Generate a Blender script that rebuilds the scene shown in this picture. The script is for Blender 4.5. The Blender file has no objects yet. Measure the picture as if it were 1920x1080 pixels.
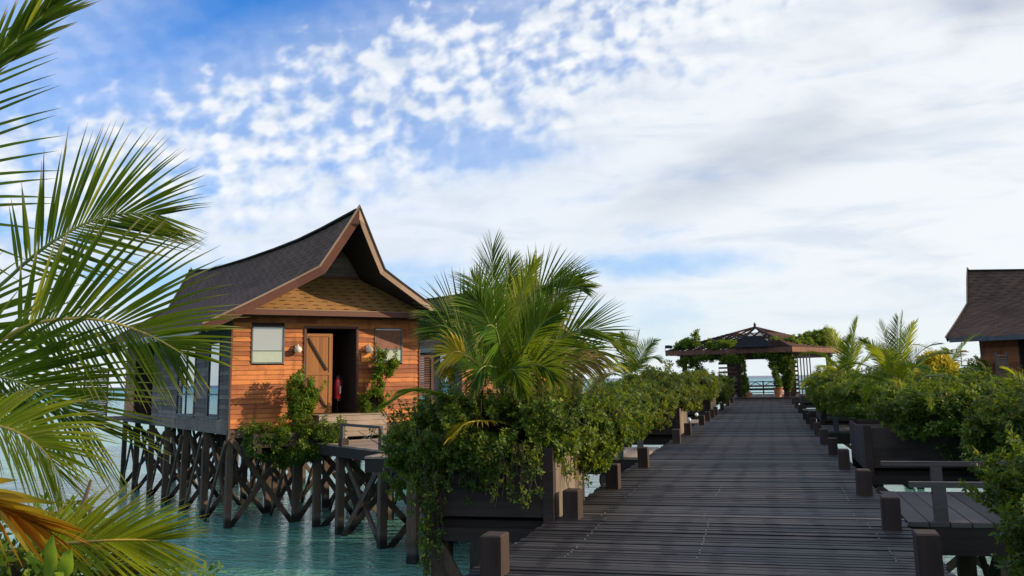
import bpy, bmesh, math, random
import numpy as np
from mathutils import Vector, Matrix, noise
R = math.radians
rnd = random.Random(7)
SC = bpy.context.scene
COL = SC.collection

# ------------------------------------------------------------------ camera
EYE = Vector((0, 0, 1.5))
F_, PX_, PY_ = 1800.0, 960.0, 382.0
ROLL = math.atan(0.0178)
PITCH = R(10.3996)
YAW = R(14.6734)
def _rot(M):
    return Matrix(M)
cam = bpy.data.cameras.new("camera")
cam.sensor_width = 36; cam.lens = 36 * F_ / 1920
cam.shift_x = 0; cam.shift_y = -(540 - PY_) / 1920
cam.clip_start = 0.05; cam.clip_end = 20000
co = bpy.data.objects.new("camera", cam); COL.objects.link(co)
co.matrix_world = (Matrix.Translation(EYE) @ Matrix.Rotation(YAW, 4, 'Z') @ Matrix.Rotation(R(90) + PITCH, 4, 'X')
                   @ Matrix.Rotation(-ROLL, 4, 'Z'))
SC.camera = co
def raydir(u, v):
    x = u - PX_; y = -(v - PY_)
    c, s = math.cos(ROLL), math.sin(ROLL)
    x, y = c * x + s * y, -s * x + c * y
    X = x / F_; Z = (F_ * math.cos(PITCH) - y * math.sin(PITCH)) / F_
    Y = (F_ * math.sin(PITCH) + y * math.cos(PITCH)) / F_
    c, s = math.cos(YAW), math.sin(YAW)
    return Vector((c * X - s * Z, s * X + c * Z, Y)), Z
def at(u, v, D):
    """world point seen at pixel (u, v) of the photo, D metres in front"""
    d, z = raydir(u, v)
    return EYE + d * (D / z)

# ------------------------------------------------------------------ world and sun
SUN = Vector((1.618, 0.20, 0.56)).normalized()
sun_el = math.asin(SUN.z); sun_az = math.atan2(SUN.x, SUN.y)
W = bpy.data.worlds.new("World"); SC.world = W; W.use_nodes = True
nt = W.node_tree; nt.nodes.clear()
def N(t, typ, **kw):
    n = t.nodes.new(typ)
    for k, v in kw.items():
        if k == 'ins':
            for kk, vv in v.items(): n.inputs[kk].default_value = vv
        else: setattr(n, k, v)
    return n
class G:
    """small helper to chain shader maths"""
    def __init__(s, t): s.t = t
    def L(s, a, b):
        if isinstance(a, (int, float, tuple)): b.default_value = a
        else: s.t.links.new(a, b)
    def m(s, op, a, b=None, c=None, clamp=False):
        n = s.t.nodes.new('ShaderNodeMath'); n.operation = op; n.use_clamp = clamp
        s.L(a, n.inputs[0])
        if b is not None: s.L(b, n.inputs[1])
        if c is not None: s.L(c, n.inputs[2])
        return n.outputs[0]
    def ss(s, x, lo, hi, a=0., b=1.):
        n = s.t.nodes.new('ShaderNodeMapRange'); n.interpolation_type = 'SMOOTHSTEP'
        s.L(x, n.inputs[0]); n.inputs[1].default_value = lo; n.inputs[2].default_value = hi
        n.inputs[3].default_value = a; n.inputs[4].default_value = b
        return n.outputs[0]
    def mix(s, f, a, b):
        n = s.t.nodes.new('ShaderNodeMix'); n.data_type = 'RGBA'
        s.L(f, n.inputs[0])
        for v, i in ((a, 6), (b, 7)):
            if isinstance(v, tuple): n.inputs[i].default_value = (*v[:3], 1)
            else: s.t.links.new(v, n.inputs[i])
        return n.outputs[2]
    def noise(s, vec, scale, detail=4, rough=0.55, dist=0.0, out=0, lac=2.0):
        n = s.t.nodes.new('ShaderNodeTexNoise')
        if vec is not None: s.t.links.new(vec, n.inputs['Vector'])
        n.inputs['Scale'].default_value = scale; n.inputs['Detail'].default_value = detail
        n.inputs['Roughness'].default_value = rough; n.inputs['Distortion'].default_value = dist
        n.inputs['Lacunarity'].default_value = lac
        return n.outputs[out]
    def mapp(s, vec, scale=(1, 1, 1), rot=(0, 0, 0), loc=(0, 0, 0)):
        n = s.t.nodes.new('ShaderNodeMapping'); s.t.links.new(vec, n.inputs[0])
        n.inputs['Scale'].default_value = scale; n.inputs['Rotation'].default_value = rot; n.inputs['Location'].default_value = loc
        return n.outputs[0]
    def comb(s, x, y, z):
        n = s.t.nodes.new('ShaderNodeCombineXYZ'); s.L(x, n.inputs[0]); s.L(y, n.inputs[1]); s.L(z, n.inputs[2]); return n.outputs[0]
    def sep(s, v):
        n = s.t.nodes.new('ShaderNodeSeparateXYZ'); s.t.links.new(v, n.inputs[0]); return n.outputs

g = G(nt)
tc = N(nt, 'ShaderNodeTexCoord')
# rotate world direction so that x = right, y = the way the camera faces (about), z = up
dirv = g.mapp(tc.outputs['Generated'], rot=(0, 0, -YAW))
dx, dy, dz = g.sep(dirv)
az = g.m('ARCTAN2', dx, dy)              # radians to the right
hyp = g.m('SQRT', g.m('ADD', g.m('MULTIPLY', dx, dx), g.m('MULTIPLY', dy, dy)))
el = g.m('ARCTAN2', dz, hyp)
sky = N(nt, 'ShaderNodeTexSky', sky_type='NISHITA', sun_disc=False)
sky.sun_elevation = sun_el; sky.sun_rotation = sun_az
sky.air_density = 1.0; sky.dust_density = 0.6; sky.ozone_density = 2.2
skyc = g.mix(1.0, sky.outputs[0], (0.13, 1.10, 2.2)); skyc.node.blend_type = 'MULTIPLY'
# cloud layer laid out by bearing and height above the horizon
ae = g.comb(az, el, 0.0)
BR = R(17)
sb = g.m('ADD', g.m('MULTIPLY', g.m('ADD', az, 0.45), -math.sin(BR)), g.m('MULTIPLY', g.m('SUBTRACT', el, 0.245), math.cos(BR)))
def puffs(loc):
    v = g.mapp(g.mapp(ae, rot=(0, 0, -BR), loc=loc), scale=(1.0, 1.35, 1))
    a_ = g.noise(v, 40.0, 2, 0.45, 0.1); b_ = g.noise(v, 15.0, 2, 0.5, 0.15)
    return g.m('ADD', g.m('MULTIPLY', g.m('SUBTRACT', a_, 0.5), 1.7), g.m('MULTIPLY', g.m('SUBTRACT', b_, 0.5), 1.25))
pf = puffs((0, 0, 0)); pf2 = puffs((-0.010, -0.007, 0))
fine = g.m('SUBTRACT', g.noise(g.mapp(ae, rot=(0, 0, -BR), loc=(3, 1, 0)), 62.0, 3, 0.55, 0.2), 0.5)
big = g.m('SUBTRACT', g.noise(g.mapp(ae, rot=(0, 0, -BR), scale=(.8, 2.0, 1), loc=(1.7, 2.1, 0)), 4.0, 4, 0.5, 0.4), 0.5)
strk = g.m('SUBTRACT', g.noise(g.mapp(ae, rot=(0, 0, R(-9)), scale=(1.0, 4.5, 1), loc=(4.2, 0.3, 0)), 5.5, 6, 0.58, 0.5), 0.5)
def lobe(a0, e0, ra, re):
    q1 = g.m('DIVIDE', g.m('SUBTRACT', az, a0), ra); q2 = g.m('DIVIDE', g.m('SUBTRACT', el, e0), re)
    return g.ss(g.m('SQRT', g.m('ADD', g.m('MULTIPLY', q1, q1), g.m('MULTIPLY', q2, q2))), 0.1, 1.3, 1.0, 0.0)
bias = g.m('ADD', g.ss(sb, 0.080, -0.02, -0.72, 0.24), g.ss(sb, -0.02, -0.16, 0.0, 0.10))
bias = g.m('SUBTRACT', bias, g.m('MULTIPLY', lobe(-0.02, 0.235, 0.11, 0.03), 0.42))
bias = g.m('SUBTRACT', bias, g.m('MULTIPLY', lobe(-0.12, 0.10, 0.09, 0.035), 0.42))
bias = g.m('SUBTRACT', bias, g.m('MULTIPLY', lobe(0.19, 0.118, 0.17, 0.022), 0.34))
bias = g.m('SUBTRACT', bias, g.m('MULTIPLY', lobe(-0.36, 0.10, 0.10, 0.03), 0.25))
bias = g.m('ADD', bias, g.ss(az, 0.05, 0.35, 0.0, 0.24))
wp = g.m('MULTIPLY', g.ss(sb, -0.20, -0.05), g.ss(az, 0.42, 0.12, 0.35, 1.0))
tex = g.m('ADD', g.m('MULTIPLY', g.m('ADD', pf, g.m('MULTIPLY', fine, 0.35)), wp), g.m('MULTIPLY', g.m('ADD', g.m('MULTIPLY', strk, 1.1), g.m('MULTIPLY', pf, 0.15)), g.m('SUBTRACT', 1.0, wp)))
dens = g.ss(g.m('ADD', g.m('ADD', tex, g.m('MULTIPLY', big, 0.8)), bias), -0.14, 0.46)
veil = g.m('MAXIMUM', g.ss(el, 0.0, 0.22, 0.74, 0.03), g.ss(az, -0.08, 0.40, 0.0, 0.52))
veil = g.m('MAXIMUM', veil, g.m('MULTIPLY', g.ss(sb, 0.10, 0.0), 0.46))
veil = g.m('MAXIMUM', veil, g.ss(az, -0.26, -0.48, 0.04, 0.42))
veil = g.m('MAXIMUM', veil, g.m('MAXIMUM', g.ss(el, 0.45, 0.85, 0.0, 0.42), g.ss(g.m('ABSOLUTE', az), 0.60, 1.0, 0.0, 0.55)))
dens = g.m('SUBTRACT', 1.0, g.m('MULTIPLY', g.m('SUBTRACT', 1.0, dens), g.m('SUBTRACT', 1.0, veil)))
dens = g.m('MULTIPLY', dens, 0.97)
# relief of the puffs and the grey bellies of the thick layer on the right
rel = g.m('MULTIPLY', g.m('SUBTRACT', pf2, pf), wp)
gsh = g.noise(g.mapp(ae, rot=(0, 0, R(-17)), scale=(1.0, 2.6, 1), loc=(2.32, 0.42, 0)), 4.2, 5, 0.5, 0.3)
# long grey belly running down to the left
gt = g.m('SUBTRACT', g.m('SUBTRACT', el, 0.235), g.m('MULTIPLY', g.m('SUBTRACT', az, 0.32), 0.27))
gl1 = g.m('MULTIPLY', g.ss(g.m('ABSOLUTE', gt), 0.005, 0.055, 1.0, 0.0), g.m('MULTIPLY', g.ss(az, 0.02, 0.22), g.ss(az, 0.75, 0.6)))
gmask = g.m('MULTIPLY', g.ss(gsh, 0.36, 0.66), g.m('MAXIMUM', g.m('MULTIPLY', gl1, 0.75), g.m('MULTIPLY', lobe(0.46, 0.325, 0.16, 0.05), 1.0)))
ccol = g.mix(g.ss(az, -0.5, 0.5), (0.76, 0.83, 0.93), (0.88, 0.91, 0.93))
ccol = g.mix(g.ss(rel, -0.02, 0.35, 0.0, 0.55), ccol, (0.55, 0.64, 0.80))
ccol = g.mix(g.ss(rel, 0.0, -0.3, 0.0, 0.8), ccol, (0.95, 0.96, 0.98))
ccol = g.mix(g.ss(strk, -0.04, 0.20, 0.0, 0.60), ccol, (0.60, 0.68, 0.80))
ccol = g.mix(g.m('MULTIPLY', gmask, 0.85), ccol, (0.42, 0.48, 0.58))
ccol = g.mix(g.m('MULTIPLY', g.ss(el, 0.0, 0.12, 0.75, 0.0), 1.0), ccol, (0.80, 0.87, 0.89))
cc = N(nt, 'ShaderNodeVectorMath', operation='SCALE'); cc.inputs['Scale'].default_value = 10.5
nt.links.new(ccol, cc.inputs[0])
fin = g.mix(dens, skyc, cc.outputs[0])
bg = N(nt, 'ShaderNodeBackground'); bg.inputs[1].default_value = 0.095
nt.links.new(fin, bg.inputs[0])
wo = N(nt, 'ShaderNodeOutputWorld'); nt.links.new(bg.outputs[0], wo.inputs[0])

sl = bpy.data.lights.new("sun", 'SUN'); sl.energy = 5.0; sl.angle = R(0.6); sl.color = (1.0, 0.80, 0.56)
so = bpy.data.objects.new("sun", sl); COL.objects.link(so)
so.rotation_euler = (-SUN).to_track_quat('-Z', 'Y').to_euler()
SC.view_settings.view_transform = 'Standard'; SC.view_settings.look = 'None'
SC.view_settings.exposure = 0.08; SC.view_settings.gamma = 1
SC.render.engine = 'CYCLES'
SC.cycles.max_bounces = 6; SC.cycles.transparent_max_bounces = 6; SC.cycles.transmission_bounces = 3
SC.cycles.caustics_reflective = False; SC.cycles.caustics_refractive = False

# ------------------------------------------------------------------ materials
MATS = {}
def newmat(name):
    m = bpy.data.materials.new(name); m.use_nodes = True
    t = m.node_tree; t.nodes.clear()
    out = N(t, 'ShaderNodeOutputMaterial'); b = N(t, 'ShaderNodeBsdfPrincipled')
    t.links.new(b.outputs[0], out.inputs[0])
    MATS[name] = m
    return m, t, G(t), b, out
def wood(name, c1, c2, along=0, rough=0.75, stain=None, st_amt=0.5, grain=1.0, spec=0.3, tide=None, streak=0.0):
    m, t, q, b, out = newmat(name)
    tcn = N(t, 'ShaderNodeTexCoord'); geo = N(t, 'ShaderNodeNewGeometry')
    isl = geo.outputs['Random Per Island']
    sc = [22, 22, 22]; sc[along] = 1.2
    off = N(t, 'ShaderNodeVectorMath', operation='ADD')
    t.links.new(tcn.outputs['Object'], off.inputs[0])
    t.links.new(q.comb(q.m('MULTIPLY', isl, 13.7), q.m('MULTIPLY', isl, 7.1), q.m('MULTIPLY', isl, 5.3)), off.inputs[1])
    n1 = q.noise(q.mapp(off.outputs[0], scale=tuple(sc)), 1.0, 5, 0.6, 0.6)
    n2 = q.noise(off.outputs[0], 1.3, 4, 0.6, 0.3)
    f = q.m('ADD', q.m('MULTIPLY', isl, 0.5), q.m('MULTIPLY', n1, 0.75 * grain), clamp=False)
    col = q.mix(q.ss(f, 0.25, 0.95), c1, c2)
    dk = q.m('MULTIPLY', q.ss(n1, 0.56, 0.72), 0.55)
    col = q.mix(dk, col, tuple(x * 0.35 for x in c1))
    if stain: col = q.mix(q.m('MULTIPLY', q.ss(n2, 0.45, 0.70), st_amt), col, stain)
    x_, y_, z_ = q.sep(tcn.outputs['Object'])
    if streak:      # faded patches and water runs down the boards
        s1 = q.noise(q.mapp(tcn.outputs['Object'], scale=(5, 5, .7)), 1.0, 4, 0.6, 0.2); s2 = q.noise(tcn.outputs['Object'], .8, 3, 0.6)
        col = q.mix(q.ss(s1, 0.52, 0.72, 0, streak), col, tuple(v * .45 for v in c1))
        col = q.mix(q.ss(s2, 0.52, 0.72, 0, streak * .8), col, tuple(min(1, v * 1.15 + .03) for v in c2))
    if tide is not None:        # wet, weed-darkened foot of the piles and a pale salt band above it
        tn = q.m('ADD', z_, q.m('MULTIPLY', q.m('SUBTRACT', n2, .5), .35))
        col = q.mix(q.ss(tn, tide + .42, tide + .30, 0, .35), col, (.13, .12, .10))
        col = q.mix(q.ss(tn, tide + .30, tide + .14, 0, .93), col, (.012, .013, .010))
    t.links.new(col, b.inputs['Base Color'])
    b.inputs['Roughness'].default_value = rough
    b.inputs['Specular IOR Level'].default_value = spec
    bp = N(t, 'ShaderNodeBump'); bp.inputs['Strength'].default_value = 0.5; bp.inputs['Distance'].default_value = 0.006
    t.links.new(n1, bp.inputs['Height']); t.links.new(bp.outputs[0], b.inputs['Normal'])
    return m
wood('siding', (0.19, 0.050, 0.016), (0.60, 0.205, 0.050), 0, 0.6, (0.20, 0.045, 0.022), 0.6, streak=.55)
wood('siding_grey', (0.10, 0.070, 0.056), (0.27, 0.205, 0.175), 1, 0.8, (0.07, 0.05, 0.045), 0.5, streak=.5)
wood('door_wood', (0.20, 0.075, 0.022), (0.31, 0.125, 0.035), 2, 0.6)
wood('brace_dark', (0.012, 0.009, 0.007), (0.03, 0.02, 0.016), 2, 0.7)
wood('trim_red', (0.085, 0.032, 0.022), (0.135, 0.052, 0.034), 1, 0.55)
wood('trim_pale', (0.22, 0.145, 0.10), (0.31, 0.21, 0.145), 1, 0.6)
wood('pile_wood', (0.040, 0.029, 0.023), (0.15, 0.10, 0.07), 2, 0.85, (0.02, 0.017, 0.014), 0.6, tide=-2.1)
wood('deck_pale', (0.20, 0.15, 0.115), (0.36, 0.28, 0.215), 0, 0.8, (0.14, 0.11, 0.09), 0.5)
wood('rail_wood', (0.045, 0.040, 0.038), (0.11, 0.095, 0.088), 0, 0.8)
wood('beam_dark', (0.014, 0.011, 0.010), (0.04, 0.03, 0.026), 0, 0.85)
wood('planter_wood', (0.022, 0.015, 0.013), (0.06, 0.042, 0.036), 0, 0.85, (0.012, 0.01, 0.009), 0.5)
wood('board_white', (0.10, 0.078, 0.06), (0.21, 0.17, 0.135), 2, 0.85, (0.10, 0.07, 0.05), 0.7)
wood('post_wood', (0.020, 0.014, 0.012), (0.06, 0.038, 0.030), 2, 0.8, (0.07, 0.06, 0.05), 0.35, streak=.5)
wood('slat_brown', (0.085, 0.038, 0.026), (0.17, 0.075, 0.05), 0, 0.7)
wood('pav_wood', (0.035, 0.017, 0.013), (0.085, 0.037, 0.026), 0, 0.7)
wood('pav_fascia', (0.12, 0.047, 0.028), (0.19, 0.075, 0.042), 0, 0.6)
wood('screen_wood', (0.45, 0.22, 0.09), (0.6, 0.3, 0.13), 0, 0.7)

def deckmat():
    m, t, q, b, out = newmat('deck_planks')
    tcn = N(t, 'ShaderNodeTexCoord'); geo = N(t, 'ShaderNodeNewGeometry')
    isl = geo.outputs['Random Per Island']; ob = tcn.outputs['Object']
    x, y, z = q.sep(ob)
    n1 = q.noise(q.mapp(ob, scale=(1.6, 40, 1)), 1.0, 5, 0.62, 0.3)
    wob = q.noise(q.mapp(ob, scale=(0.5, 0.9, 1)), 1.6, 3, 0.6)
    f = q.m('ADD', q.m('MULTIPLY', isl, 0.55), q.m('MULTIPLY', n1, 0.7))
    col = q.mix(q.ss(f, 0.2, 1.0), (0.011, 0.010, 0.011), (0.062, 0.056, 0.056))
    # dark worn bands running along the boardwalk
    ph = q.m('ADD', q.m('MULTIPLY', x, 2 * math.pi / 0.46), q.m('MULTIPLY', wob, 5.0))
    band = q.ss(q.m('SINE', ph), 0.25, 0.95)
    n3 = q.noise(q.mapp(ob, scale=(1.0, 0.5, 1)), 1.2, 3, 0.5)
    band = q.m('MULTIPLY', band, q.ss(n3, 0.25, 0.6, 0.25, 0.85))
    col = q.mix(band, col, (0.016, 0.013, 0.016))
    col = q.mix(q.m('MULTIPLY', q.m('GREATER_THAN', isl, 0.965), 0.75), col, (0.11, 0.095, 0.088))
    lt = q.noise(ob, 2.2, 5, 0.65)
    col = q.mix(q.ss(lt, 0.58, 0.78, 0, 0.35), col, (0.12, 0.108, 0.11))
    t.links.new(col, b.inputs['Base Color'])
    b.inputs['Roughness'].default_value = 0.62
    b.inputs['Specular IOR Level'].default_value = 0.25
    bp = N(t, 'ShaderNodeBump'); bp.inputs['Strength'].default_value = 0.5; bp.inputs['Distance'].default_value = 0.005
    t.links.new(n1, bp.inputs['Height']); t.links.new(bp.outputs[0], b.inputs['Normal'])
deckmat()

def shingle(name, c1, c2, dash, th, tw, thr=0.55, rough=0.9):
    """asphalt shingles from the UV map (metres): courses, random tabs and short dark dashes"""
    m, t, q, b, out = newmat(name)
    uv = N(t, 'ShaderNodeTexCoord').outputs['UV']
    u, v, _ = q.sep(uv)
    vr = q.m('DIVIDE', v, th); row = q.m('FLOOR', vr); fv = q.m('FRACT', vr)
    wn = N(t, 'ShaderNodeTexWhiteNoise', noise_dimensions='1D'); t.links.new(row, wn.inputs['W'])
    ur = q.m('ADD', q.m('DIVIDE', u, tw), q.m('ADD', q.m('MULTIPLY', row, 0.5), q.m('MULTIPLY', wn.outputs[0], 0.25)))
    colm = q.m('FLOOR', ur); fu = q.m('FRACT', ur)
    w2 = N(t, 'ShaderNodeTexWhiteNoise', noise_dimensions='2D'); t.links.new(q.comb(colm, row, 0), w2.inputs['Vector'])
    rr = w2.outputs[0]
    n0 = q.noise(uv, 0.55, 5, 0.65); n1 = q.noise(uv, 3.0, 4, 0.6); n2 = q.noise(uv, 90.0, 2, 0.5)
    col = q.mix(q.m('MULTIPLY', q.m('ADD', rr, n1), 0.5), c1, c2)
    par = q.m('MODULO', q.m('ABSOLUTE', colm), 2.0)
    isd = q.m('LESS_THAN', par, 0.5)
    dl = q.m('MULTIPLY', q.m('LESS_THAN', fv, 0.26), isd)
    dl = q.m('MULTIPLY', dl, q.m('MULTIPLY', q.m('GREATER_THAN', fu, 0.05), q.m('LESS_THAN', fu, 0.9)))
    thin = q.m('MULTIPLY', q.m('LESS_THAN', fv, 0.07), 0.35)
    col = q.mix(q.m('MAXIMUM', q.m('MULTIPLY', dl, 0.9), thin), col, dash)
    col = q.mix(q.ss(n2, 0.35, 0.75, 0.0, 0.35), col, tuple(x * 0.5 for x in c1))
    col = q.mix(q.ss(n0, 0.48, 0.70, 0, 0.55), col, tuple(x * .55 for x in c1)); col = q.mix(q.ss(n0, 0.46, 0.30, 0, 0.35), col, tuple(x * 1.35 for x in c2))
    t.links.new(col, b.inputs['Base Color']); b.inputs['Roughness'].default_value = rough
    b.inputs['Specular IOR Level'].default_value = 0.2
    hgt = q.m('SUBTRACT', q.m('MULTIPLY', fv, 0.6), q.m('MULTIPLY', dl, 0.6))
    bp = N(t, 'ShaderNodeBump'); bp.inputs['Strength'].default_value = 0.4; bp.inputs['Distance'].default_value = 0.02
    t.links.new(hgt, bp.inputs['Height']); t.links.new(bp.outputs[0], b.inputs['Normal'])
shingle('shingle_tan', (0.22, 0.115, 0.040), (0.34, 0.185, 0.070), (0.030, 0.016, 0.009), 0.118, 0.20)
shingle('shingle_dark', (0.085, 0.050, 0.034), (0.165, 0.102, 0.070), (0.030, 0.022, 0.018), 0.15, 0.30)

def plain(name, c, rough=0.5, metal=0.0, spec=0.5, var=0.25, sc=6):
    m, t, q, b, out = newmat(name)
    ob = N(t, 'ShaderNodeTexCoord').outputs['Object']
    n = q.noise(ob, sc, 4, 0.6)
    col = q.mix(q.ss(n, 0.3, 0.7), tuple(x * (1 - var) for x in c), tuple(min(1, x * (1 + var)) for x in c))
    t.links.new(col, b.inputs['Base Color'])
    b.inputs['Roughness'].default_value = rough; b.inputs['Metallic'].default_value = metal
    b.inputs['Specular IOR Level'].default_value = spec
    return m
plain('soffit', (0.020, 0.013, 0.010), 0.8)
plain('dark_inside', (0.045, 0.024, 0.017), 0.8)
plain('soil', (0.03, 0.02, 0.012), 0.95, sc=25)
plain('frame_dark', (0.05, 0.045, 0.045), 0.5)
plain('frame_teal', (0.08, 0.095, 0.09), 0.5)
plain('gutter_blue', (0.065, 0.075, 0.082), 0.35)
plain('lamp_white', (0.75, 0.60, 0.50), 0.35, var=0.05)
plain('metal_dark', (0.02, 0.02, 0.025), 0.4, 0.5)
plain('red_paint', (0.40, 0.012, 0.015), 0.3, var=0.1)
plain('label_white', (0.6, 0.6, 0.6), 0.5, var=0.05)
plain('sign_orange', (0.62, 0.23, 0.03), 0.45, var=0.12)
plain('sign_dark', (0.25, 0.07, 0.01), 0.5)
plain('terracotta', (0.36, 0.13, 0.05), 0.75)
plain('pot_dark', (0.035, 0.018, 0.015), 0.7)
plain('white_light', (0.75, 0.78, 0.80), 0.3, var=0.03)
plain('frost_green', (0.40, 0.46, 0.38), 0.25, var=0.05)
plain('blind_pale', (0.36, 0.37, 0.33), 0.7, var=0.08)
plain('blind_brown', (0.20, 0.075, 0.035), 0.6, var=0.2)
plain('screw_metal', (0.34, 0.34, 0.36), 0.35, 0.3)
plain('trunk_palm', (0.16, 0.11, 0.065), 0.9, sc=18)
plain('branch', (0.06, 0.042, 0.028), 0.9, sc=18)
plain('petiole_green', (0.17, 0.21, 0.045), 0.5, sc=4)
plain('petiole_yellow', (0.50, 0.36, 0.06), 0.5, sc=4)
plain('panel_mesh', (0.016, 0.019, 0.024), 0.95, 0.0, 0.0, 0.5, 9)
plain('panel_old', (0.018, 0.022, 0.030), 0.6, sc=20)
def glass(name, tint, rough=0.02):
    m, t, q, b, out = newmat(name)
    b.inputs['Base Color'].default_value = (*tint, 1); b.inputs['Roughness'].default_value = rough
    b.inputs['Specular IOR Level'].default_value = 1.0; b.inputs['IOR'].default_value = 1.9
    b.inputs['Coat Weight'].default_value = 1.0; b.inputs['Coat IOR'].default_value = 2.2
    b.inputs['Coat Roughness'].default_value = 0.01
glass('glass_side', (0.03, 0.07, 0.09))
glass('glass_front', (0.30, 0.31, 0.28), 0.05)
MATS['glass_front'].node_tree.nodes['Principled BSDF'].inputs['Coat IOR'].default_value = 1.5

def leafmat(name, c1, c2, c3=None, trans=0.35, rough=0.45, hue=1.0, tipc=None):
    m, t, q, b, out = newmat(name)
    geo = N(t, 'ShaderNodeNewGeometry'); ob = N(t, 'ShaderNodeTexCoord').outputs['Object']
    isl = geo.outputs['Random Per Island']
    n = q.noise(ob, 1.7, 3, 0.6)
    col = q.mix(q.ss(q.m('ADD', q.m('MULTIPLY', isl, 0.6), q.m('MULTIPLY', n, 0.7)), 0.25, 1.0), c1, c2)
    if c3: col = q.mix(q.ss(q.m('ADD', q.m('MULTIPLY', isl, 0.75), q.m('MULTIPLY', n, 0.5)), 0.82, 1.02), col, c3)
    if tipc:
        at_ = N(t, 'ShaderNodeAttribute', attribute_name='tip')
        col = q.mix(q.ss(q.m('ADD', at_.outputs['Fac'], q.m('MULTIPLY', isl, 0.25)), 0.80, 1.12), col, tipc)
    t.links.new(col, b.inputs['Base Color'])
    b.inputs['Roughness'].default_value = rough; b.inputs['Specular IOR Level'].default_value = 0.14
    tr = N(t, 'ShaderNodeBsdfTranslucent')
    sat = q.mix(0.5, col, (0.42, 0.52, 0.02))
    t.links.new(sat if trans > 0.2 else col, tr.inputs[0])
    mx = N(t, 'ShaderNodeMixShader'); mx.inputs[0].default_value = trans
    t.links.new(b.outputs[0], mx.inputs[1]); t.links.new(tr.outputs[0], mx.inputs[2]); t.links.new(mx.outputs[0], out.inputs[0])
leafmat('leaf_shrub', (0.022, 0.046, 0.010), (0.085, 0.145, 0.020), (0.26, 0.30, 0.04), 0.34)
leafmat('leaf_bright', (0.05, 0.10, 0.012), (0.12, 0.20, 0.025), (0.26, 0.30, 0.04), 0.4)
leafmat('leaf_olive', (0.025, 0.048, 0.010), (0.085, 0.125, 0.020), (0.24, 0.20, 0.03), 0.3)
leafmat('frond_green', (0.018, 0.056, 0.007), (0.080, 0.160, 0.012), None, 0.40, 0.38, tipc=(0.30, 0.28, 0.08))
leafmat('frond_fore', (0.018, 0.050, 0.006), (0.095, 0.160, 0.010), (0.42, 0.40, 0.03), 0.45, 0.55, tipc=(0.50, 0.36, 0.16))
leafmat('frond_lime', (0.24, 0.30, 0.02), (0.52, 0.52, 0.035), (0.46, 0.42, 0.06), 0.45, 0.4, tipc=(0.45, 0.30, 0.10))
leafmat('frond_yellow', (0.42, 0.30, 0.02), (0.62, 0.46, 0.03), None, 0.4, 0.45, tipc=(0.5, 0.35, 0.12))
leafmat('frond_orange', (0.45, 0.13, 0.01), (0.70, 0.30, 0.02), (0.6, 0.42, 0.08), 0.35, 0.5, tipc=(0.10, 0.05, 0.02))
leafmat('frond_dry', (0.12, 0.08, 0.03), (0.28, 0.20, 0.08), None, 0.25, 0.6, tipc=(0.25, 0.17, 0.09))
leafmat('leaf_fleshy', (0.14, 0.26, 0.03), (0.22, 0.36, 0.04), None, 0.45, 0.3)

def watermat():
    m, t, q, b, out = newmat('water')
    ob = N(t, 'ShaderNodeTexCoord').outputs['Object']
    x, y, z = q.sep(ob)
    dist = N(t, 'ShaderNodeVectorMath', operation='LENGTH'); t.links.new(ob, dist.inputs[0])
    d = dist.outputs['Value']
    p1 = q.noise(q.mapp(ob, scale=(1, 1.4, 1), rot=(0, 0, 0.5)), 0.09, 5, 0.6, 0.5)
    p2 = q.noise(ob, 0.9, 4, 0.6, 0.4)
    col = q.mix(q.ss(p1, 0.36, 0.66), (0.085, 0.25, 0.195), (0.13, 0.40, 0.33))
    col = q.mix(q.ss(p2, 0.5, 0.75, 0, 0.35), col, (0.006, 0.07, 0.085))
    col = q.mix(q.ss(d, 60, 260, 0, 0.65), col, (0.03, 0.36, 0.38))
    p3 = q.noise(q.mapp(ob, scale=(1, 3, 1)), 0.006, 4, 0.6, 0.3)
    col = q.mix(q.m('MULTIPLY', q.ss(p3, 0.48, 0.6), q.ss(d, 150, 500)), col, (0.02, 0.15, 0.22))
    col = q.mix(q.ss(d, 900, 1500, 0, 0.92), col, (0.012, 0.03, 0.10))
    t.links.new(col, b.inputs['Base Color'])
    b.inputs['Roughness'].default_value = 0.09; b.inputs['IOR'].default_value = 1.33
    rg = q.ss(d, 60, 600, 0.07, 0.30); t.links.new(rg, b.inputs['Roughness'])
    w1 = q.noise(q.mapp(ob, scale=(0.9, 1.7, 1), rot=(0, 0, -0.35)), 1.5, 5, 0.55, 0.6)
    w2 = q.noise(q.mapp(ob, scale=(1, 1.6, 1), rot=(0, 0, 0.3)), 5.5, 3, 0.5, 0.3)
    w3 = q.noise(q.mapp(ob, scale=(1, 2.5, 1), rot=(0, 0, -0.2)), 0.35, 3, 0.5, 0.2)
    w4 = q.noise(q.mapp(ob, scale=(1, 1.8, 1), rot=(0, 0, 0.1)), 13.0, 2, 0.5, 0.3)
    h = q.m('ADD', q.m('ADD', q.m('ADD', w1, q.m('MULTIPLY', w4, 0.14)), q.m('MULTIPLY', w2, 0.50)), q.m('MULTIPLY', w3, 1.2))
    bp = N(t, 'ShaderNodeBump'); bp.inputs['Strength'].default_value = 1.0; bp.inputs['Distance'].default_value = 0.24
    t.links.new(h, bp.inputs['Height']); t.links.new(bp.outputs[0], b.inputs['Normal'])
watermat()

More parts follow.
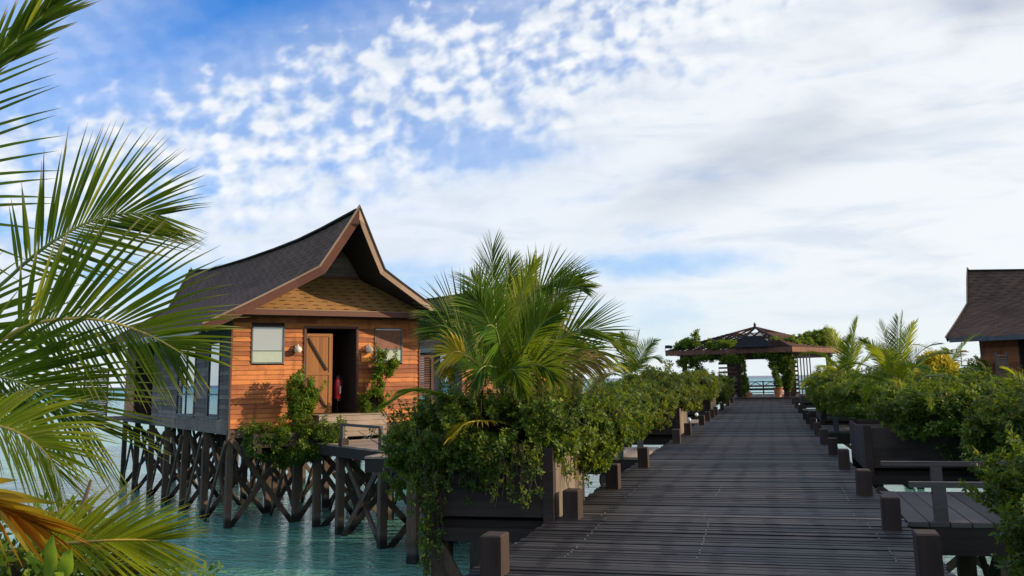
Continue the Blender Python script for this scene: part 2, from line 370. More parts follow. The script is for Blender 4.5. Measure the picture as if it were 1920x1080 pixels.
# ------------------------------------------------------------------ mesh helpers
class MB:
    def __init__(s): s.v = []; s.f = []; s.mi = []; s.uv = {}; s.tip = None
    def quad(s, pts, mi=0, uvs=None):
        n = len(s.v); s.v += [tuple(p) for p in pts]
        s.f.append(tuple(range(n, n + len(pts)))); s.mi.append(mi)
        if uvs: s.uv[len(s.f) - 1] = uvs
    def box8(s, P, mi=0):
        n = len(s.v); s.v += [tuple(p) for p in P]
        for f in ((0, 3, 2, 1), (4, 5, 6, 7), (0, 1, 5, 4), (1, 2, 6, 5), (2, 3, 7, 6), (3, 0, 4, 7)):
            s.f.append(tuple(n + i for i in f)); s.mi.append(mi)
        return s
    def box(s, x0, x1, y0, y1, z0, z1, mi=0):
        return s.box8([(x0, y0, z0), (x1, y0, z0), (x1, y1, z0), (x0, y1, z0), (x0, y0, z1), (x1, y0, z1), (x1, y1, z1), (x0, y1, z1)], mi)
    def beam(s, a, b, w, h, up=(0, 0, 1), mi=0):
        """bar from a to b, w across, h along up"""
        a = Vector(a); b = Vector(b); d = (b - a).normalized(); up = Vector(up)
        sd = d.cross(up)
        if sd.length < 1e-4: sd = d.cross(Vector((1, 0, 0)))
        sd.normalize(); u = sd.cross(d).normalized()
        sd *= w / 2; u *= h / 2
        return s.box8([a - sd - u, a + sd - u, b + sd - u, b - sd - u, a - sd + u, a + sd + u, b + sd + u, b - sd + u], mi)
    def tube(s, pts, rad, n=8, mi=0, cap=True):
        pts = [Vector(p) for p in pts]; base = len(s.v)
        if not hasattr(rad, '__len__'): rad = [rad] * len(pts)
        ref = Vector((0, 0, 1))
        for i, p in enumerate(pts):
            d = (pts[min(i + 1, len(pts) - 1)] - pts[max(i - 1, 0)]).normalized()
            a = d.cross(ref)
            if a.length < 0.05: a = d.cross(Vector((1, 0, 0)))
            a.normalize(); b = d.cross(a)
            for k in range(n):
                t = 2 * math.pi * k / n
                s.v.append(tuple(p + (a * math.cos(t) + b * math.sin(t)) * rad[i]))
        for i in range(len(pts) - 1):
            for k in range(n):
                k2 = (k + 1) % n
                s.f.append((base + i * n + k, base + i * n + k2, base + (i + 1) * n + k2, base + (i + 1) * n + k)); s.mi.append(mi)
        if cap:
            s.f.append(tuple(base + k for k in range(n))); s.mi.append(mi)
            s.f.append(tuple(base + (len(pts) - 1) * n + k for k in reversed(range(n)))); s.mi.append(mi)
        return s
    def lathe(s, c, prof, n=20, mi=0):
        """prof: list of (r, z) about the vertical axis through c"""
        s.tube([(c[0], c[1], c[2] + z) for r, z in prof], [max(r, 1e-3) for r, z in prof], n, mi)
        return s
    def build(s, name, mats, parent=None, smooth=False):
        me = bpy.data.meshes.new(name)
        me.from_pydata(s.v, [], s.f)
        if isinstance(mats, str): mats = [mats]
        for m in mats: me.materials.append(MATS[m])
        if len(mats) > 1: me.polygons.foreach_set('material_index', s.mi)
        if s.uv:
            l = me.uv_layers.new(name='uv')
            for fi, uvs in s.uv.items():
                p = me.polygons[fi]
                for k, li in enumerate(p.loop_indices): l.data[li].uv = uvs[k]
        if s.tip is not None:
            a = me.attributes.new('tip', 'FLOAT', 'POINT'); a.data.foreach_set('value', s.tip)
        if smooth: me.polygons.foreach_set('use_smooth', [True] * len(me.polygons))
        me.update()
        o = bpy.data.objects.new(name, me); COL.objects.link(o)
        if parent is not None: o.parent = parent
        return o
def empty(name, loc=(0, 0, 0), rz=0):
    o = bpy.data.objects.new(name, None); COL.objects.link(o); o.location = loc; o.rotation_euler = (0, 0, rz)
    o.empty_display_size = 0.2
    return o
def tag(o, label, cat=None, group=None, kind=None):
    if label: o['label'] = label
    if cat: o['category'] = cat
    if group: o['group'] = group
    if kind: o['kind'] = kind
    return o
def copy_tree(o, parent=None):
    c = o.copy(); COL.objects.link(c)
    if parent is not None: c.parent = parent
    for ch in [k for k in bpy.data.objects if k.parent == o]: copy_tree(ch, c)
    return c

WATER = -2.1
# ------------------------------------------------------------------ sea
m = MB()
ring = [0, 12, 40, 120, 400, 1500, 5000, 14000]
n = 48
m.v.append((0, 0, WATER))
for r_ in ring[1:]:
    for k in range(n):
        t = 2 * math.pi * k / n; m.v.append((r_ * math.cos(t), r_ * math.sin(t), WATER))
for k in range(n): m.f.append((0, 1 + k, 1 + (k + 1) % n)); m.mi.append(0)
for j in range(len(ring) - 2):
    for k in range(n):
        a = 1 + j * n; b = a + n; k2 = (k + 1) % n
        m.f.append((a + k, b + k, b + k2, a + k2)); m.mi.append(0)
sea = m.build('sea', 'water'); tag(sea, 'turquoise lagoon water with small ripples reaching the horizon', kind='structure')

# ------------------------------------------------------------------ boardwalk
XL, XR = -2.42, 1.24
bw = empty('boardwalk'); tag(bw, 'wide weathered grey plank boardwalk leading to the pavilion', kind='structure')
m = MB(); y = -4.0; k = 0
while y < 65.5:
    w = 0.088 + rnd.uniform(-0.008, 0.006); dz_ = rnd.uniform(-0.009, 0.003); sk = rnd.uniform(-0.004, 0.004)
    a, b = XL + rnd.uniform(-0.02, 0.02), XR + rnd.uniform(-0.02, 0.02)
    m.box8([(a, y - sk, -0.045 + dz_), (b, y + sk, -0.045 + dz_), (b, y + w + sk, -0.045 + dz_), (a, y + w - sk, -0.045 + dz_),
            (a, y - sk, dz_), (b, y + sk, dz_), (b, y + w + sk, dz_), (a, y + w - sk, dz_)])
    y += 0.115
m.build('decking', 'deck_planks', bw)
m = MB()
for i in range(int((30 + 4) / 0.115)):
    yy = -4 + i * 0.115 + 0.046
    for xx in (-1.89, -0.78, 0.805):
        if rnd.random() < 0.3 or yy > 14 or (i // 9) % 4 == 3: continue
        px = xx + rnd.uniform(-0.008, 0.008) + 0.02 * math.sin(i * 0.13) + (0.07 if (i // 26) % 3 == 1 else 0); py = yy + rnd.uniform(-0.01, 0.01)
        r_ = 0.0055
        m.box(px - r_, px + r_, py - r_, py + r_, -0.002, 0.005)
m.build('screw_heads', 'screw_metal', bw)['kind'] = 'stuff'
for xx in (XL + 0.12, -1.5, -0.6, 0.3, XR - 0.12):
    m = MB(); m.box(xx - 0.06, xx + 0.06, -4, 65.3, -0.30, -0.052); m.build('joist', 'beam_dark', bw)
def bent(y, x0, x1, parent, mat='pile_wood', zt=-0.3, br=True):
    for xx in (x0, x1):
        m = MB(); m.box(xx - 0.11, xx + 0.11, y - 0.11, y + 0.11, WATER - 1.0, zt); m.build('pile', mat, parent)
    m = MB(); m.beam((x0 - 0.2, y, zt - 0.10), (x1 + 0.2, y, zt - 0.10), 0.16, 0.2); m.build('cross_beam', mat, parent)
    if br:
        for s_ in (0, 1):
            a, b = (x0, x1) if s_ else (x1, x0); off = 0.15 if s_ else -0.15
            m = MB(); m.beam((a, y + off, WATER - 0.3), (b, y + off, zt - 0.05), 0.06, 0.14, (0, 0, 1)); m.build('cross_brace', mat, parent)
for y in [1.5 + 3 * i for i in range(14)]: bent(y, XL + 0.15, XR - 0.15, bw)
for y in [7.6 + 3.0 * i for i in range(8)]:      # diagonal braces from the piles outwards under the deck edge
    for sx in (XL + 0.02, XR - 0.02):
        m = MB(); m.beam((sx, y, WATER - 0.3), (sx, y + 2.8, -0.35), 0.06, 0.15); m.build('cross_brace', 'pile_wood', bw)

# kerb posts along both edges
ords = ['first', 'second', 'third', 'fourth', 'fifth', 'sixth', 'seventh', 'eighth', 'ninth', 'tenth', 'eleventh', 'twelfth',
        'thirteenth', 'fourteenth', 'fifteenth', 'sixteenth', 'seventeenth', 'eighteenth']
def post_mesh(seed):
    r2 = random.Random(seed); m = MB(); c = 0.008
    w, d, h = 0.085, 0.12, 0.315 + r2.uniform(-0.015, 0.015)
    lv = [(-0.06, 1), (h - 0.012, 1), (h, 0.9)]; base = 0
    P = [[(sx * w * k_, sy * d * k_, z) for sx, sy in ((-1, -1), (1, -1), (1, 1), (-1, 1))] for z, k_ in lv]
    m.v = [p for L_ in P for p in L_]
    for L_ in (0, 1):
        for k_ in range(4):
            a = L_ * 4 + k_; b = L_ * 4 + (k_ + 1) % 4
            m.f.append((a, b, b + 4, a + 4)); m.mi.append(0)
    m.f.append((8, 9, 10, 11)); m.mi.append(0)
    return m
for side, x0, ys in (('left', -2.19, [7.60, 10.68, 13.62, 16.85, 22.9, 26.0, 31.5, 34.2, 37.0, 39.4, 45, 51, 57]),
                     ('right', 1.06, [8.02, 10.38, 13.28, 16.8, 19.75, 22.7, 25.8, 28.8, 31.8, 34.8, 40.8, 46.8, 53])):
    for i, y in enumerate(ys):
        o = post_mesh(i * 7 + (side == 'left')).build('kerb_post', 'post_wood')
        o.location = (x0 + rnd.uniform(-.01, .01), y + 0.06, 0); o.rotation_euler = (rnd.uniform(-.01, .01), rnd.uniform(-.02, .02), rnd.uniform(-0.05, 0.05))
        tag(o, f"squat dark timber kerb post, {ords[i]} from the camera along the {side} edge of the boardwalk", 'post', f'kerb posts along the {side} edge of the boardwalk')

# ------------------------------------------------------------------ house
A_ = R(47)
UU = Vector((math.cos(A_), math.sin(A_), 0)); VV = Vector((-math.sin(A_), math.cos(A_), 0))
HL, HW = 14.0, 5.45
def clap(m, a0, a1, z0, z1, plane, pos, holes=(), th=0.026, hgt=0.125, flip=1, zbase=0.38):
    """overlapping clapboards on plane 'v' (runs along u) or 'u' (runs along v), outward = -flip"""
    z = zbase
    while z < z1 - 1e-3:
        za, zb = max(z, z0), min(z + hgt, z1)
        if zb - za > 0.004:
            segs = [(a0, a1)]
            for (h0, h1, hz0, hz1) in holes:
                if zb > hz0 + 0.03 and za < hz1 - 0.03:
                    ns = []
                    for s0, s1 in segs:
                        if h1 <= s0 or h0 >= s1: ns.append((s0, s1)); continue
                        if h0 > s0: ns.append((s0, h0))
                        if h1 < s1: ns.append((h1, s1))
                    segs = ns
            for s0, s1 in segs:
                cuts = [s0]
                while s1 - cuts[-1] > 3.2: cuts.append(cuts[-1] + rnd.uniform(1.6, 2.8))
                cuts.append(s1)
                for c0, c1 in zip(cuts[:-1], cuts[1:]):
                    o = -flip * (th + rnd.uniform(0, 0.006)); oi = -flip * 0.006
                    lo = (c0 + 0.002, c1 - 0.002)
                    if plane == 'v':
                        P = [(lo[0], pos + o, za), (lo[1], pos + o, za), (lo[1], pos + flip * .03, za), (lo[0], pos + flip * .03, za),
                             (lo[0], pos + oi, zb), (lo[1], pos + oi, zb), (lo[1], pos + flip * .03, zb), (lo[0], pos + flip * .03, zb)]
                    else:
                        P = [(pos + o, lo[0], za), (pos + o, lo[1], za), (pos + flip * .03, lo[1], za), (pos + flip * .03, lo[0], za),
                             (pos + oi, lo[0], zb), (pos + oi, lo[1], zb), (pos + flip * .03, lo[1], zb), (pos + flip * .03, lo[0], zb)]
                    m.box8(P)
        z += hgt
    return m
def framed(root, plane, pos, a0, a1, z0, z1, fm, gm, flip=1, fw=0.05, mull=(), trans=(), kind='window'):
    fr = MB()
    def bar(b0, b1, c0, c1, d=0.045):
        if plane == 'v': fr.box(b0, b1, pos - flip * d if flip > 0 else pos + 0.0, pos if flip > 0 else pos + d, c0, c1)
        else: fr.box(pos - d if flip > 0 else pos, pos if flip > 0 else pos + d, b0, b1, c0, c1)
    bar(a0, a0 + fw, z0, z1); bar(a1 - fw, a1, z0, z1); bar(a0 + fw, a1 - fw, z0, z0 + fw); bar(a0 + fw, a1 - fw, z1 - fw, z1)
    for q in mull: bar(q - fw * .4, q + fw * .4, z0 + fw, z1 - fw, 0.035)
    for q in trans: bar(a0 + fw, a1 - fw, q - fw * .35, q + fw * .35, 0.030)
    f = fr.build(kind, fm, root)
    p = MB(); s = -0.012 * flip
    if plane == 'v': p.box(a0 + fw, a1 - fw, min(pos + s, pos + s + .008), max(pos + s, pos + s + .008), z0 + fw, z1 - fw)
    else: p.box(min(pos + s, pos + s + .008), max(pos + s, pos + s + .008), a0 + fw, a1 - fw, z0 + fw, z1 - fw)
    p.build('pane', gm, f)
    return f

def ridge_z(v):
    pts = [(-1.9, 6.05), (0.7, 5.90), (2.6, 5.83), (4.8, 5.82), (7.8, 5.85), (10, 5.90), (12.7, 5.98), (15.9, 6.28)]
    for (a, za), (b, zb) in zip(pts[:-1], pts[1:]):
        if v <= b: t = (v - a) / (b - a); return za + (zb - za) * t
    return pts[-1][1]
RU = 2.725
def roof_pt(s, t, side):
    """s 0..1 ridge -> kink -> eave, t 0..1 front to rear"""
    r = Vector((RU, -1.9 + 17.8 * t, 0)); r.z = ridge_z(r.y)
    k = Vector((RU + side * 0.90, -1.5 + 17.0 * t, 4.50 + 0.12 * t))
    e = Vector((RU + side * 3.74, -0.9 + 15.8 * t, 2.98))
    # curved (saddle) profile
    if s <= 0.42:
        w = s / 0.42; p = r.lerp(k, w); sag = 4 * w * (1 - w) * 0.02
    else:
        w = (s - 0.42) / 0.58; p = k.lerp(e, w); sag = 4 * w * (1 - w) * 0.03
    p.z -= sag
    return p
def weld(me):
    b = bmesh.new(); b.from_mesh(me); bmesh.ops.remove_doubles(b, verts=b.verts, dist=1e-4)
    for f in b.faces: f.smooth = True
    b.to_mesh(me); b.free()
def make_house():
    root = empty('stilt_house')
    # --- roof skins
    S_ = [0, .1, .2, .3, .38, .42, .46, .55, .65, .75, .87, 1.0]; T_ = [i / 60 for i in range(61)]
    for side, nm in ((-1, 'roof'), (1, 'roof')):
        top = MB(); und = MB()
        L = [0]
        for a, b in zip(S_[:-1], S_[1:]): L.append(L[-1] + (roof_pt(b, 0.5, side) - roof_pt(a, 0.5, side)).length)
        for j in range(len(T_) - 1):
            for i in range(len(S_) - 1):
                q = [roof_pt(S_[i], T_[j], side), roof_pt(S_[i + 1], T_[j], side), roof_pt(S_[i + 1], T_[j + 1], side), roof_pt(S_[i], T_[j + 1], side)]
                uvs = [(q[0].y, 20 - L[i]), (q[1].y, 20 - L[i + 1]), (q[2].y, 20 - L[i + 1]), (q[3].y, 20 - L[i])]
                if side < 0: q = q[::-1]; uvs = uvs[::-1]
                top.quad(q, 0, uvs)
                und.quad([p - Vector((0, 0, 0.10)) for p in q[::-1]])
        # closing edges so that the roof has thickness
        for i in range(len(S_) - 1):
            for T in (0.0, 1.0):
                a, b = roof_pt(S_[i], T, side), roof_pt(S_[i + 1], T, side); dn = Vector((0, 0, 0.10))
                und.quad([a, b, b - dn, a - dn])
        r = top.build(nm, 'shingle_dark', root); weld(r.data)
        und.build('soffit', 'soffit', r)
    # ridge cap
    m = MB()
    P = [roof_pt(0, t, 1) + Vector((0, 0, 0.02)) for t in T_]
    for a, b in zip(P[:-1], P[1:]): m.beam(a, b, 0.2, 0.05)
    m.build('ridge_cap', 'shingle_dark', root)
    # bargeboards, front and rear
    for T, out in ((0.0, -1), (1.0, 1)):
        for side in (-1, 1):
            m = MB(); mp = MB()
            pts = [roof_pt(s, T, side) for s in (0, .1, .2, .3, .42, .55, .7, .85, 1.0)]
            NR = []
            for i in range(len(pts)):
                ns = []
                for a, b in ((i - 1, i), (i, i + 1)):
                    if a < 0 or b >= len(pts): continue
                    d = (pts[b] - pts[a]).normalized(); n_ = Vector((-d.z, 0, d.x)).normalized()
                    ns.append(n_ if n_.z < 0 else -n_)
                v_ = sum(ns, Vector((0, 0, 0))).normalized(); NR.append(v_ / max(.5, v_.dot(ns[0])))
            NR[0] = Vector((0, 0, -1)) / max(.35, abs(NR[0].z))
            o1 = Vector((0, out * 0.035, 0)); o2 = Vector((0, out * 0.06, 0))
            for (a, b, na, nb) in zip(pts[:-1], pts[1:], NR[:-1], NR[1:]):
                P8 = lambda lo, hi, o: [a + na * lo, b + nb * lo, b + nb * lo + o, a + na * lo + o, a + na * hi, b + nb * hi, b + nb * hi + o, a + na * hi + o]
                m.box8(P8(-.03, .18 if side < 0 else .12, o1)); mp.box8(P8(-.075, -.031, o2))
            bb = m.build('bargeboard', 'trim_red' if side < 0 else 'trim_pale', root)
            mp.build('edge_strip', 'trim_pale' if side < 0 else 'shingle_dark', bb)
    # gutters along the eaves
    for side in (-1, 1):
        a, b = roof_pt(1, 0.01, side), roof_pt(1, 0.99, side)
        m = MB(); m.beam(a + Vector((side * .03, 0, -.09)), b + Vector((side * .03, 0, -.09)), 0.06, 0.20); m.build('gutter', 'gutter_blue', root)
    # pent roof of shingles across the front gable
    f0, f1 = 0.04, 5.66; zb, vb = 3.42, -0.62
    m = MB(); ut0, ut1, zt, vt = 1.93, 3.52, 4.40, -0.04
    n_ = 14
    for i in range(n_):
        t0, t1 = i / n_, (i + 1) / n_
        q = [(f0 + (ut0 - f0) * t0, vb + (vt - vb) * t0, zb + (zt - zb) * t0), (f1 + (ut1 - f1) * t0, vb + (vt - vb) * t0, zb + (zt - zb) * t0),
             (f1 + (ut1 - f1) * t1, vb + (vt - vb) * t1, zb + (zt - zb) * t1), (f0 + (ut0 - f0) * t1, vb + (vt - vb) * t1, zb + (zt - zb) * t1)]
        sl_ = math.hypot(vt - vb, zt - zb)
        m.quad(q, 0, [(q[0][0], 5 + sl_ * t0), (q[1][0], 5 + sl_ * t0), (q[2][0], 5 + sl_ * t1), (q[3][0], 5 + sl_ * t1)])
    pr = m.build('pent_roof', 'shingle_tan', root)
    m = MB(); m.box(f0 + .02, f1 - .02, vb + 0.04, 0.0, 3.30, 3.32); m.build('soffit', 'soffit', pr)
    m = MB(); m.box(f0, f1, vb - 0.035, vb, 3.30, 3.435); m.build('fascia', 'trim_red', root)
    m = MB(); m.box(f0, f1, vb - 0.045, vb + .03, 3.438, 3.455); m.build('edge_strip', 'trim_pale', root)
    # upper gable boards
    m = MB()
    z = 4.42
    while z < 5.1:
        hw = .74 - (z - 4.45) * .62
        m.box8([(RU - hw, -0.07, z), (RU + hw, -0.07, z), (RU + hw, -.02, z), (RU - hw, -.02, z), (RU - hw + .1, -0.045, z + .14), (RU + hw - .1, -0.045, z + .14), (RU + hw - .1, -.02, z + .14), (RU - hw + .1, -.02, z + .14)])
        z += 0.145
    m.build('gable_boards', 'siding_grey', root)
    m = MB(); m.box(1.95, 3.50, -0.11, -0.03, 4.395, 4.46); m.build('gable_trim', 'trim_red', root)
    # gable backing wall, thin, front and rear
    for vv in (0.05, HL - 0.05):
        m = MB()
        prof = [(0.0, 3.28), (HW, 3.28), (HW - .5, 3.32), (RU + 1.15, 4.28), (RU + .25, 5.3), (RU - .25, 5.3), (RU - 1.15, 4.28), (0.5, 3.32)]
        m.quad([(u, vv, z) for u, z in prof]); m.quad([(u, vv + .08, z) for u, z in prof[::-1]])
        for a, b in zip(prof, prof[1:] + prof[:1]): m.quad([(a[0], vv, a[1]), (a[0], vv + .08, a[1]), (b[0], vv + .08, b[1]), (b[0], vv, b[1])])
        m.build('gable_wall', 'siding_grey', root)
    # front wall
    holes = [(0.50, 1.40, 2.04, 3.04), (2.00, 3.50, 0.66, 3.00), (4.05, 4.92, 2.04, 3.03)]
    m = MB(); clap(m, 0.0, HW, 0.38, 3.30, 'v', 0.0, holes); fw_ = m.build('front_wall', 'siding', root)
    for a, b in ((-0.045, 0.0), (HW, HW + 0.045)):
        m = MB(); m.box(a, b, -0.045, 0.05, 0.36, 3.32); m.build('corner_trim', 'trim_red', root)
    f = framed(root, 'v', 0.0, 0.50, 1.40, 2.04, 3.04, 'frame_teal', 'glass_front', trans=(2.38,), fw=.035)
    f = bpy.data.objects[f.name]; m = MB(); m.box(0.54, 1.36, -0.024, -0.014, 2.08, 2.365); m.build('frosted_pane', 'frost_green', f)
    f = framed(root, 'v', 0.0, 4.05, 4.92, 2.04, 3.03, 'frame_teal', 'glass_side', trans=(2.42,), fw=.035)
    m = MB()
    for i in range(24): m.box(4.10, 4.87, -0.024 - .004 * (i % 2), -0.014, 2.44 + i * .0225, 2.44 + i * .0225 + .0225)
    m.build('blind', 'blind_brown', f)
    m = MB(); m.box(4.10, 4.87, -0.026, -0.014, 2.09, 2.40); m.build('frosted_pane', 'frost_green', f)
    # doorway recess
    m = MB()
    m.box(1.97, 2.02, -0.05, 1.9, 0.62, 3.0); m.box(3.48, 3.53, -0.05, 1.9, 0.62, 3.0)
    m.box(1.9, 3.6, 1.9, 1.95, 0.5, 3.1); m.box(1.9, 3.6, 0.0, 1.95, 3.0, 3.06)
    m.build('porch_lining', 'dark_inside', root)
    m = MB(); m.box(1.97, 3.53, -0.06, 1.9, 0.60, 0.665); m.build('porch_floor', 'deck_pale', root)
    m = MB()
    m.box(1.95, 1.995, -0.055, -0.005, 0.66, 3.06); m.box(3.505, 3.55, -0.055, -0.005, 0.66, 3.06); m.box(1.995, 3.505, -0.055, -0.005, 3.0, 3.06)
    m.build('door_frame', 'trim_red', root)
    # door: vertical boards, two braces, mid rail
    d = MB(); x = 2.06
    while x < 2.76:
        d.box(x, x + 0.096, 0.13, 0.165, 0.70, 2.86); x += 0.099
    door = d.build('door', 'door_wood', root)
    e = MB(); e.box(2.04, 2.80, 0.110, 0.132, 1.72, 1.79); e.box(2.04, 2.10, 0.108, 0.130, .70, 2.86); e.box(2.74, 2.80, 0.108, 0.130, .70, 2.86)
    e.box(2.10, 2.74, .109, .131, 2.78, 2.86); e.box(2.10, 2.74, .109, .131, .70, .78); e.build('door_rail', 'door_wood', door)
    for z0, z1 in ((1.86, 2.74), (0.84, 1.66)):
        e = MB(); e.beam((2.12, 0.098, z1), (2.68, 0.098, z0), 0.02, 0.055, (0, 0, 1)); e.build('door_brace', 'brace_dark', door)
    # left side wall
    holes = [(1.0, 2.15, 0.60, 2.76), (3.55, 5.7, 0.60, 2.80)]
    m = MB(); clap(m, 0.05, 9.2, 0.52, 3.25, 'u', 0.0, holes); m.build('side_wall', 'siding_grey', root)
    framed(root, 'u', 0.0, 1.0, 2.15, 0.60, 2.76, 'frame_dark', 'glass_side', trans=(1.25,), fw=.06)
    framed(root, 'u', 0.0, 3.55, 5.7, 0.60, 2.80, 'frame_dark', 'glass_side', mull=(4.6,), trans=(1.25,), fw=.07)
    # right side wall and rear
    m = MB(); clap(m, 0.05, HL - .05, 0.38, 3.25, 'u', HW, (), flip=-1); m.build('side_wall', 'siding_grey', root)
    m = MB(); clap(m, 0.0, HW, 0.38, 3.30, 'v', HL, (), flip=-1); m.build('rear_wall', 'siding_grey', root)
    # recessed rear balcony on the left
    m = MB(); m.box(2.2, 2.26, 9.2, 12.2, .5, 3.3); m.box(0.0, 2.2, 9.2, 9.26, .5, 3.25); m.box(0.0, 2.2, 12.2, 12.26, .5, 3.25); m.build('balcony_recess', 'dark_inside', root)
    m = MB(); clap(m, 12.26, HL - .05, 0.52, 3.25, 'u', 0.0, ()); m.build('side_wall', 'siding', root)
    m = MB(); m.box(-2.5, 2.2, 9.0, 12.4, 0.40, 0.46); m.build('balcony_floor', 'siding_grey', root)
    sc = MB()
    for k in range(26): sc.box8([(-1.70, 12.25, .5 + k * .065), (-.95, 12.25, .5 + k * .065), (-.95, 12.29, .54 + k * .065), (-1.70, 12.29, .54 + k * .065),
                                 (-1.70, 12.25, .512 + k * .065), (-.95, 12.25, .512 + k * .065), (-.95, 12.29, .552 + k * .065), (-1.70, 12.29, .552 + k * .065)])
    sc.box(-1.75, -1.70, 12.23, 12.3, .46, 2.3); sc.box(-.95, -.90, 12.23, 12.3, .46, 2.3)
    sc.build('louvre_screen', 'siding_grey', root)
    # floor frame
    m = MB(); m.box(-.02, HW + .02, 0.02, 0.14, 0.14, 0.375); m.build('floor_beam', 'pile_wood', root)
    m = MB(); m.box(-.03, .09, 0.14, HL, 0.22, 0.515); m.build('floor_beam', 'siding_grey', root)
    m = MB(); m.box(HW - .1, HW + .03, 0.14, HL, 0.14, 0.375); m.build('floor_beam', 'pile_wood', root)
    m = MB(); m.box(0.09, HW - .1, 0.14, HL - .05, .34, .40); m.build('floor', 'soffit', root)
    # inner walls block light
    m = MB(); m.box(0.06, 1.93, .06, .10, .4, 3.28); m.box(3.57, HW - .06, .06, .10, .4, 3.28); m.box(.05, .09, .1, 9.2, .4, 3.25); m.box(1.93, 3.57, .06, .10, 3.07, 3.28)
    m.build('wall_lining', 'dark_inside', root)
    # piles and crossed braces
    us = (0.05, 1.85, 3.6, 5.4); vs = [0.10 + 2.3 * i for i in range(7)]
    r3 = random.Random(3)
    for j, v in enumerate(vs):
        for i, u in enumerate(us):
            m = MB(); w = 0.075 + r3.uniform(0, .015); lx, ly = r3.uniform(-.03, .03), r3.uniform(-.03, .03)
            zt = .20 if 0 < i < 3 or j == 0 else .24
            m.box8([(u - w + lx, v - w + ly, WATER - 1), (u + w + lx, v - w + ly, WATER - 1), (u + w + lx, v + w + ly, WATER - 1), (u - w + lx, v + w + ly, WATER - 1),
                    (u - w, v - w, zt), (u + w, v - w, zt), (u + w, v + w, zt), (u - w, v + w, zt)])
            m.build('pile', 'pile_wood', root)
    for j, v in enumerate(vs):
        for u0, u1 in zip(us[:-1], us[1:]):
            for sgn in (0, 1):
                if r3.random() < .05 and j: continue
                a, b = (u0, u1) if sgn else (u1, u0)
                m = MB(); vv = v + (.13 if sgn else -.13)
                m.beam((a, vv, WATER - .15), (b, vv, 0.12), .055, .13); m.build('cross_brace', 'pile_wood', root)
    for u, off in ((us[0], -.13), (us[1], -.12), (us[2], -.12), (us[3], .12)):
        for v0, v1 in zip(vs[:-1], vs[1:]):
            m = MB(); m.beam((u + off, v0 - .05, 0.05), (u + off, v0 + (v1 - v0) * .80, WATER - .25), .05, .10); m.build('cross_brace', 'pile_wood', root)
            if u != us[3]:
                m = MB(); m.beam((u - off, v1, 0.05), (u - off, v0, WATER - .15), .06, .12); m.build('cross_brace', 'pile_wood', root)
    # louvred side screen at the right
    m = MB()
    for k in range(15): m.box8([(5.58, 0.30, 1.18 + k * .068), (6.02, 0.30, 1.18 + k * .068), (6.02, 0.36, 1.215 + k * .068), (5.58, 0.36, 1.215 + k * .068),
                                (5.58, 0.30, 1.195 + k * .068), (6.02, 0.30, 1.195 + k * .068), (6.02, 0.36, 1.23 + k * .068), (5.58, 0.36, 1.23 + k * .068)])
    m.box(5.50, 5.58, .28, .38, .4, 2.28); m.box(6.02, 6.10, .28, .38, .4, 2.28); m.box(5.58, 6.02, .28, .38, 2.20, 2.27); m.box(5.58, 6.02, .28, .38, 1.08, 1.16)
    m.build('louvre_screen', 'slat_brown', root)
    return root
C1 = Vector((-13.65, 22.8, 0))
h1 = make_house(); h1.location = C1; h1.rotation_euler = (0, 0, A_)
tag(h1, 'nearest orange timber stilt house with open doorway, curved prow roof and white windows', 'house', 'stilt houses over the lagoon')
def Hloc(u, v, z): return C1 + UU * u + VV * v + Vector((0, 0, z))
k3 = at(1025, 588, 44)
C3 = k3 - UU * 3.6 + VV * 1.5; C3.z = 0
h3 = copy_tree(h1); h3.location = C3
tag(h3, 'stilt house half hidden behind the planter palm in the middle of the picture', 'house', 'stilt houses over the lagoon')
a2 = at(1815, 505, 46)
C2 = a2 - UU * RU - VV * 15.9; C2.z = 0
h2 = copy_tree(h1); h2.location = C2
tag(h2, 'dark roofed stilt house cut by the right edge of the picture', 'house', 'stilt houses over the lagoon')

# ------------------------------------------------------------------ fittings of the near house
def hob(mb, name, mats, root, smooth=False):
    o = mb.build(name, mats, root, smooth); return o
for u, w in ((1.74, 'left'), (3.83, 'right')):
    lamp = empty('wall_lamp', Hloc(u, -0.03, 2.42), A_)
    m = MB(); m.box(-.045, .045, -.02, 0.02, .0, .12); m.box(-.015, .015, -.13, -.02, .10, .13); m.build('bracket', 'lamp_white', lamp)
    m = MB(); m.lathe((0, -.13, -.11), [(0.0, 0), (.045, .008), (.078, .03), (.098, .065), (.104, .10), (.098, .135), (.078, .168), (.045, .19), (.03, .195), (.028, .215)], 18)
    m.build('glass_globe', 'lamp_white', lamp, smooth=True)
    tag(lamp, f'round white wall lamp on the orange boards to the {w} of the open doorway', 'lamp', 'wall lamps beside the doorway')
sg = empty('sign_board', Hloc(3.79, -0.035, 2.20), A_)
m = MB(); m.box(-.16, .16, -.022, 0, -.12, .12); m.build('board', 'sign_orange', sg)
m = MB(); m.box(-.175, .175, -.028, .004, -.135, -.12); m.box(-.175, .175, -.028, .004, .12, .135); m.box(-.175, -.16, -.028, .004, -.12, .12); m.box(.16, .175, -.028, .004, -.12, .12); m.build('frame', 'sign_dark', sg)
tag(sg, 'small bright orange board on the wall under the right lamp', 'sign')
fe = empty('fire_extinguisher', Hloc(3.08, 0.30, 1.06), A_)
m = MB(); m.lathe((0, 0, 0), [(.085, 0), (.095, .02), (.095, .43), (.08, .50), (.04, .55), (.03, .57)], 18); m.build('cylinder', 'red_paint', fe, True)
m = MB(); m.box(-.05, .05, -.02, .02, .58, .60); m.box(-.03, .07, -.015, .015, .62, .64); m.tube([(0, 0, .55), (0, 0, .62)], .02); m.tube([(.04, 0, .58), (.12, -.02, .5), (.115, -.02, .2)], .012); m.build('valve', 'metal_dark', fe)
m = MB()
